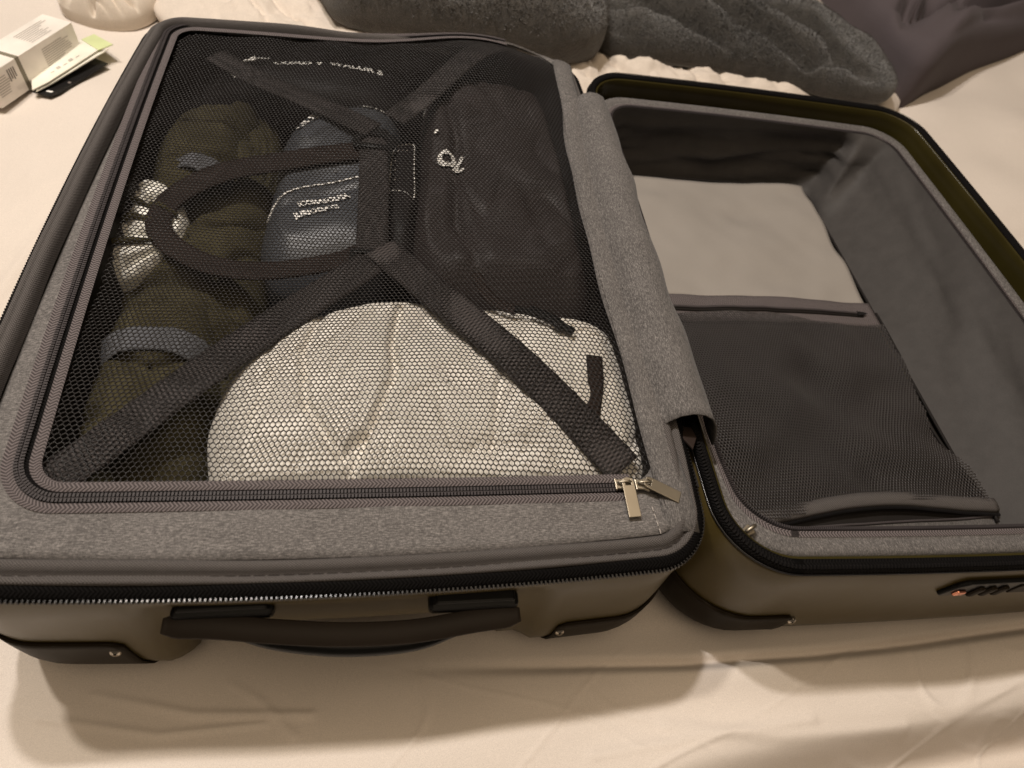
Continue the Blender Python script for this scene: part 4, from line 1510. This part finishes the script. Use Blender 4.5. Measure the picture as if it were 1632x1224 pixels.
lf = lambda x, y: 0.010 * max(0.0, (x + 0.190)) / 0.07
sheet_poly('leaflet_page', [(-0.186, 0.670), (-0.172, 0.688), (-0.1335, 0.762), (-0.163, 0.792), (-0.196, 0.70)], 'paper', leaf, zl0 + 0.002, 0.0012, lf)
sheet_poly('leaflet_page', [(-0.1833, 0.672), (-0.170, 0.690), (-0.1235, 0.7700), (-0.1330, 0.7620), (-0.162, 0.776), (-0.19, 0.70)], 'paper', leaf, zl0 - 0.0012, 0.0012, lf)
sheet_poly('leaflet_end', [(-0.1332, 0.7624), (-0.1180, 0.776), (-0.1500, 0.806), (-0.1626, 0.7924)], 'paper_green', leaf, zl0 + 0.002, 0.0011, lf)
V = []; F = []
for i in range(5):
    t = 0.15 + i * 0.14
    p = np.array((-0.178, 0.695)) * (1 - t) + np.array((-0.143, 0.760)) * t
    u = np.array((0.47, 0.88)); w_ = np.array((-0.7, 0.7))
    for a, b in ((0, 0), (0.006, 0), (0.006, 0.0015 + 0.004 * (i % 2)), (0, 0.0015 + 0.004 * (i % 2))):
        q = p + u * a + w_ * (b + 0.003)
        V.append((q[0], q[1], zl0 + 0.0037 + lf(q[0], q[1])))
    F.append(tuple(range(4 * i, 4 * i + 4)))
put('printed_text', V, F, 'ink_pale', leaf, False)
cardo = empty('glossy_card', (-0.15, 0.71, 0.0))
tag(cardo, 'black glossy card sticking out from under the leaflet', 'card')
sheet_poly('card_body', [(-0.190, 0.676), (-0.1685, 0.6690), (-0.160, 0.678), (-0.1240, 0.756), (-0.150, 0.770)], 'card', cardo, zl0 - 0.0034, 0.0009)
sheet_poly('card_print', [(-0.1760, 0.6790), (-0.1690, 0.6775), (-0.1675, 0.6805), (-0.1745, 0.6815)], 'print', cardo, zl0 - 0.0024, 0.0002)
sheet_poly('card_print', [(-0.158, 0.7020), (-0.1545, 0.7010), (-0.1535, 0.7040), (-0.157, 0.7050)], 'ink', cardo, zl0 - 0.0024, 0.0002)

# crumpled cloth behind the carton
cr3 = Rff(88, 22, 24, (0.4, 1.2), -0.5, 1)
cr1, cr2 = Rff(81, 11, 24, (0.5, 1.2), 0.5, 2), Rff(82, 6, 20, (1, 1), 0, 2)
Cb = Blob([(-0.232, 0.955), (-0.220, 0.892), (-0.185, 0.862), (-0.150, 0.853), (-0.115, 0.868), (-0.095, 0.905), (-0.07, 0.99), (-0.10, 1.06), (-0.20, 1.05)], (-0.155, 0.945), 0.016, 0.040, 0.0, 5.0, 2.0, None,
          ((cr1, 0.020, True), (cr3, 0.008, True), (cr2, 0.007, False)), (([(-0.225, 0.92), (-0.19, 0.90), (-0.17, 0.93), (-0.13, 0.905), (-0.10, 0.93)], 0.020, 0.007), ([(-0.20, 0.875), (-0.16, 0.890), (-0.12, 0.880)], 0.012, 0.006)), 220, 90, (0, 0), 16)
tag(Cb.build('crumpled_cloth', 'crumple', None, 0.3), 'crumpled cream cloth lying behind the white carton', 'cloth')

# cream quilt behind the suitcase
q3, q4 = Rff(183, 22, 24, (1.3, 0.5), 0.3, 1), Rff(184, 40, 24, (1, 1), 0, 1)
q1, q2 = Rff(83, 5.5, 24, (1, 1.3), 0.4, 2), Rff(84, 6, 24, (1.2, 0.5), 0.6, 2)
Qb = Blob([(-0.10, 0.98), (-0.07, 0.86), (0.02, 0.80), (0.20, 0.79), (0.50, 0.76), (0.75, 0.77), (0.98, 0.78), (1.10, 0.82), (1.16, 0.93), (1.18, 1.10), (1.10, 1.25), (0.6, 1.5), (0.0, 1.35)], (0.52, 1.02), 0.015, 0.060, -0.002, 5.0, 2.0, None,
          ((q1, 0.007, False), (q2, 0.008, True), (q3, 0.0030, True), (q4, 0.0016, False)), (), 420, 150)
tag(Qb.build('quilt', 'quilt', None, 0.2), 'cream quilt bunched up behind the open suitcase', 'quilt')

# plush fleece blanket
f3, k2, k3 = Rff(185, 16, 24, (1, 1), 0, 2), Rff(186, 5.5, 24, (0.35, 1.3), -0.55, 2), Rff(187, 18, 20, (1, 1), 0, 1)
f1, f2 = Rff(85, 3.5, 20, (1, 1), 0.3, 2), Rff(86, 3.0, 20, (1.2, 0.4), 0.75, 1)
Fb = Blob([(0.14, 0.90), (0.17, 0.845), (0.24, 0.825), (0.34, 0.815), (0.43, 0.805), (0.50, 0.800), (0.555, 0.825), (0.575, 0.90), (0.58, 1.05), (0.50, 1.25), (0.25, 1.30), (0.10, 1.15), (0.11, 0.98)], (0.36, 1.02), 0.085, 0.190, 0.045, 2.6, 2.0, None,
          ((f1, 0.012, False), (f3, 0.004, False)), (([(0.19, 0.90), (0.27, 0.865), (0.35, 0.825)], 0.035, 0.014), ([(0.15, 1.0), (0.25, 0.92), (0.38, 0.83)], 0.022, 0.012)), 200, 80)
tag(Fb.build('fleece_blanket', 'fleece', None, 0.5), 'brown grey plush fleece blanket heaped behind the packed half', 'blanket')

k1 = Rff(87, 4, 20, (1, 1), 0.2, 2)
Kn = Blob([(0.565, 0.87), (0.62, 0.845), (0.72, 0.845), (0.84, 0.825), (0.94, 0.795), (1.02, 0.785), (1.065, 0.81), (1.072, 0.88), (1.02, 0.98), (0.95, 1.08), (0.80, 1.20), (0.60, 1.20), (0.56, 1.0)], (0.82, 0.97), 0.062, 0.125, 0.040, 2.6, 2.0, None,
          ((k1, 0.006, False), (k2, 0.012, True), (k3, 0.0016, False)),
          (([(0.60, 0.99), (0.72, 0.95), (0.84, 0.87), (0.90, 0.82)], 0.030, 0.013), ([(0.66, 1.08), (0.80, 1.00), (0.93, 0.88), (1.00, 0.80)], 0.026, 0.014),
           ([(0.58, 0.93), (0.68, 0.90), (0.76, 0.855)], 0.022, 0.012)), 220, 90)
tag(Kn.build('fleece_jersey', 'knit', None, 0.5), 'dark grey fleece jersey tossed on the quilt behind the empty half', 'jersey')

# mauve bedding at the head of the bed
m3 = Rff(191, 7, 24, (0.35, 1.2), 0.7, 1)
m1, m2 = Rff(89, 3.2, 20, (1, 1), 0.3, 2), Rff(90, 3.0, 24, (0.45, 1.3), 0.5, 2)
Mb = Blob([(1.125, 0.85), (1.22, 0.905), (1.33, 0.965), (1.52, 1.05), (1.8, 1.15), (2.1, 1.3), (2.1, 1.75), (1.6, 1.95), (1.15, 1.75), (1.08, 1.35), (1.09, 1.10), (1.10, 0.93)], (1.42, 1.32), 0.075, 0.23, 0.0, 2.6, 2.0, None,
          ((m1, 0.014, False), (m2, 0.030, True), (m3, 0.008, True)), (([(1.08, 0.88), (1.20, 1.02), (1.26, 1.2), (1.18, 1.4)], 0.06, 0.030), ([(1.16, 0.98), (1.32, 1.08), (1.45, 1.12)], 0.03, 0.02), ([(1.14, 0.89), (1.24, 0.99), (1.40, 1.05), (1.6, 1.12)], 0.035, 0.014),
           ([(1.12, 0.95), (1.17, 1.06), (1.16, 1.20)], 0.045, 0.016), ([(1.28, 0.97), (1.42, 1.02), (1.58, 1.09)], 0.022, 0.010), ([(1.2, 1.12), (1.36, 1.22), (1.6, 1.28)], 0.045, 0.02)), 220, 100)
tag(Mb.build('duvet', 'mauve', None, 0.15), 'mauve grey sateen duvet folded at the head of the bed', 'duvet')


def pile(name, blob, n, length, mat, parent, seed):
    """short fibres standing out of a fleece"""
    rg = np.random.RandomState(seed)
    th = rg.uniform(-PI, PI, n); rr = np.sqrt(rg.uniform(0, 1.0, n))
    R = blob.R(th) * rr
    x = blob.c[0] + np.cos(th) * R; y = blob.c[1] + np.sin(th) * R
    k = y < blob.c[1] + 0.06
    x, y, th, rr = x[k], y[k], th[k], rr[k]
    z = blob.top(x, y)
    e = 0.002
    gx_ = (blob.top(x + e, y) - blob.top(x - e, y)) / (2 * e); gy_ = (blob.top(x, y + e) - blob.top(x, y - e)) / (2 * e)
    N = np.column_stack([-gx_, -gy_, np.ones(len(x))]); N /= np.linalg.norm(N, axis=1)[:, None]
    D = N + rg.normal(0, 0.55, N.shape); D /= np.linalg.norm(D, axis=1)[:, None]
    S = np.cross(D, rg.normal(0, 1, N.shape)); S /= np.linalg.norm(S, axis=1)[:, None]
    P = np.column_stack([x, y, z])
    L = length * rg.uniform(0.5, 1.2, len(x))[:, None]
    V = np.stack([P - S * 0.0007 - N * 0.001, P + S * 0.0007 - N * 0.001, P + D * L], 1).reshape(-1, 3)
    o = put(name, V, np.arange(len(V)).reshape(-1, 3), mat, parent, False)
    o['kind'] = 'stuff'
    return o


pile('fleece_pile', Fb, 42000, 0.0065, 'fleece', bpy.data.objects['fleece_blanket'], 1)
pile('fleece_pile', Kn, 42000, 0.0040, 'knit', bpy.data.objects['fleece_jersey'], 2)
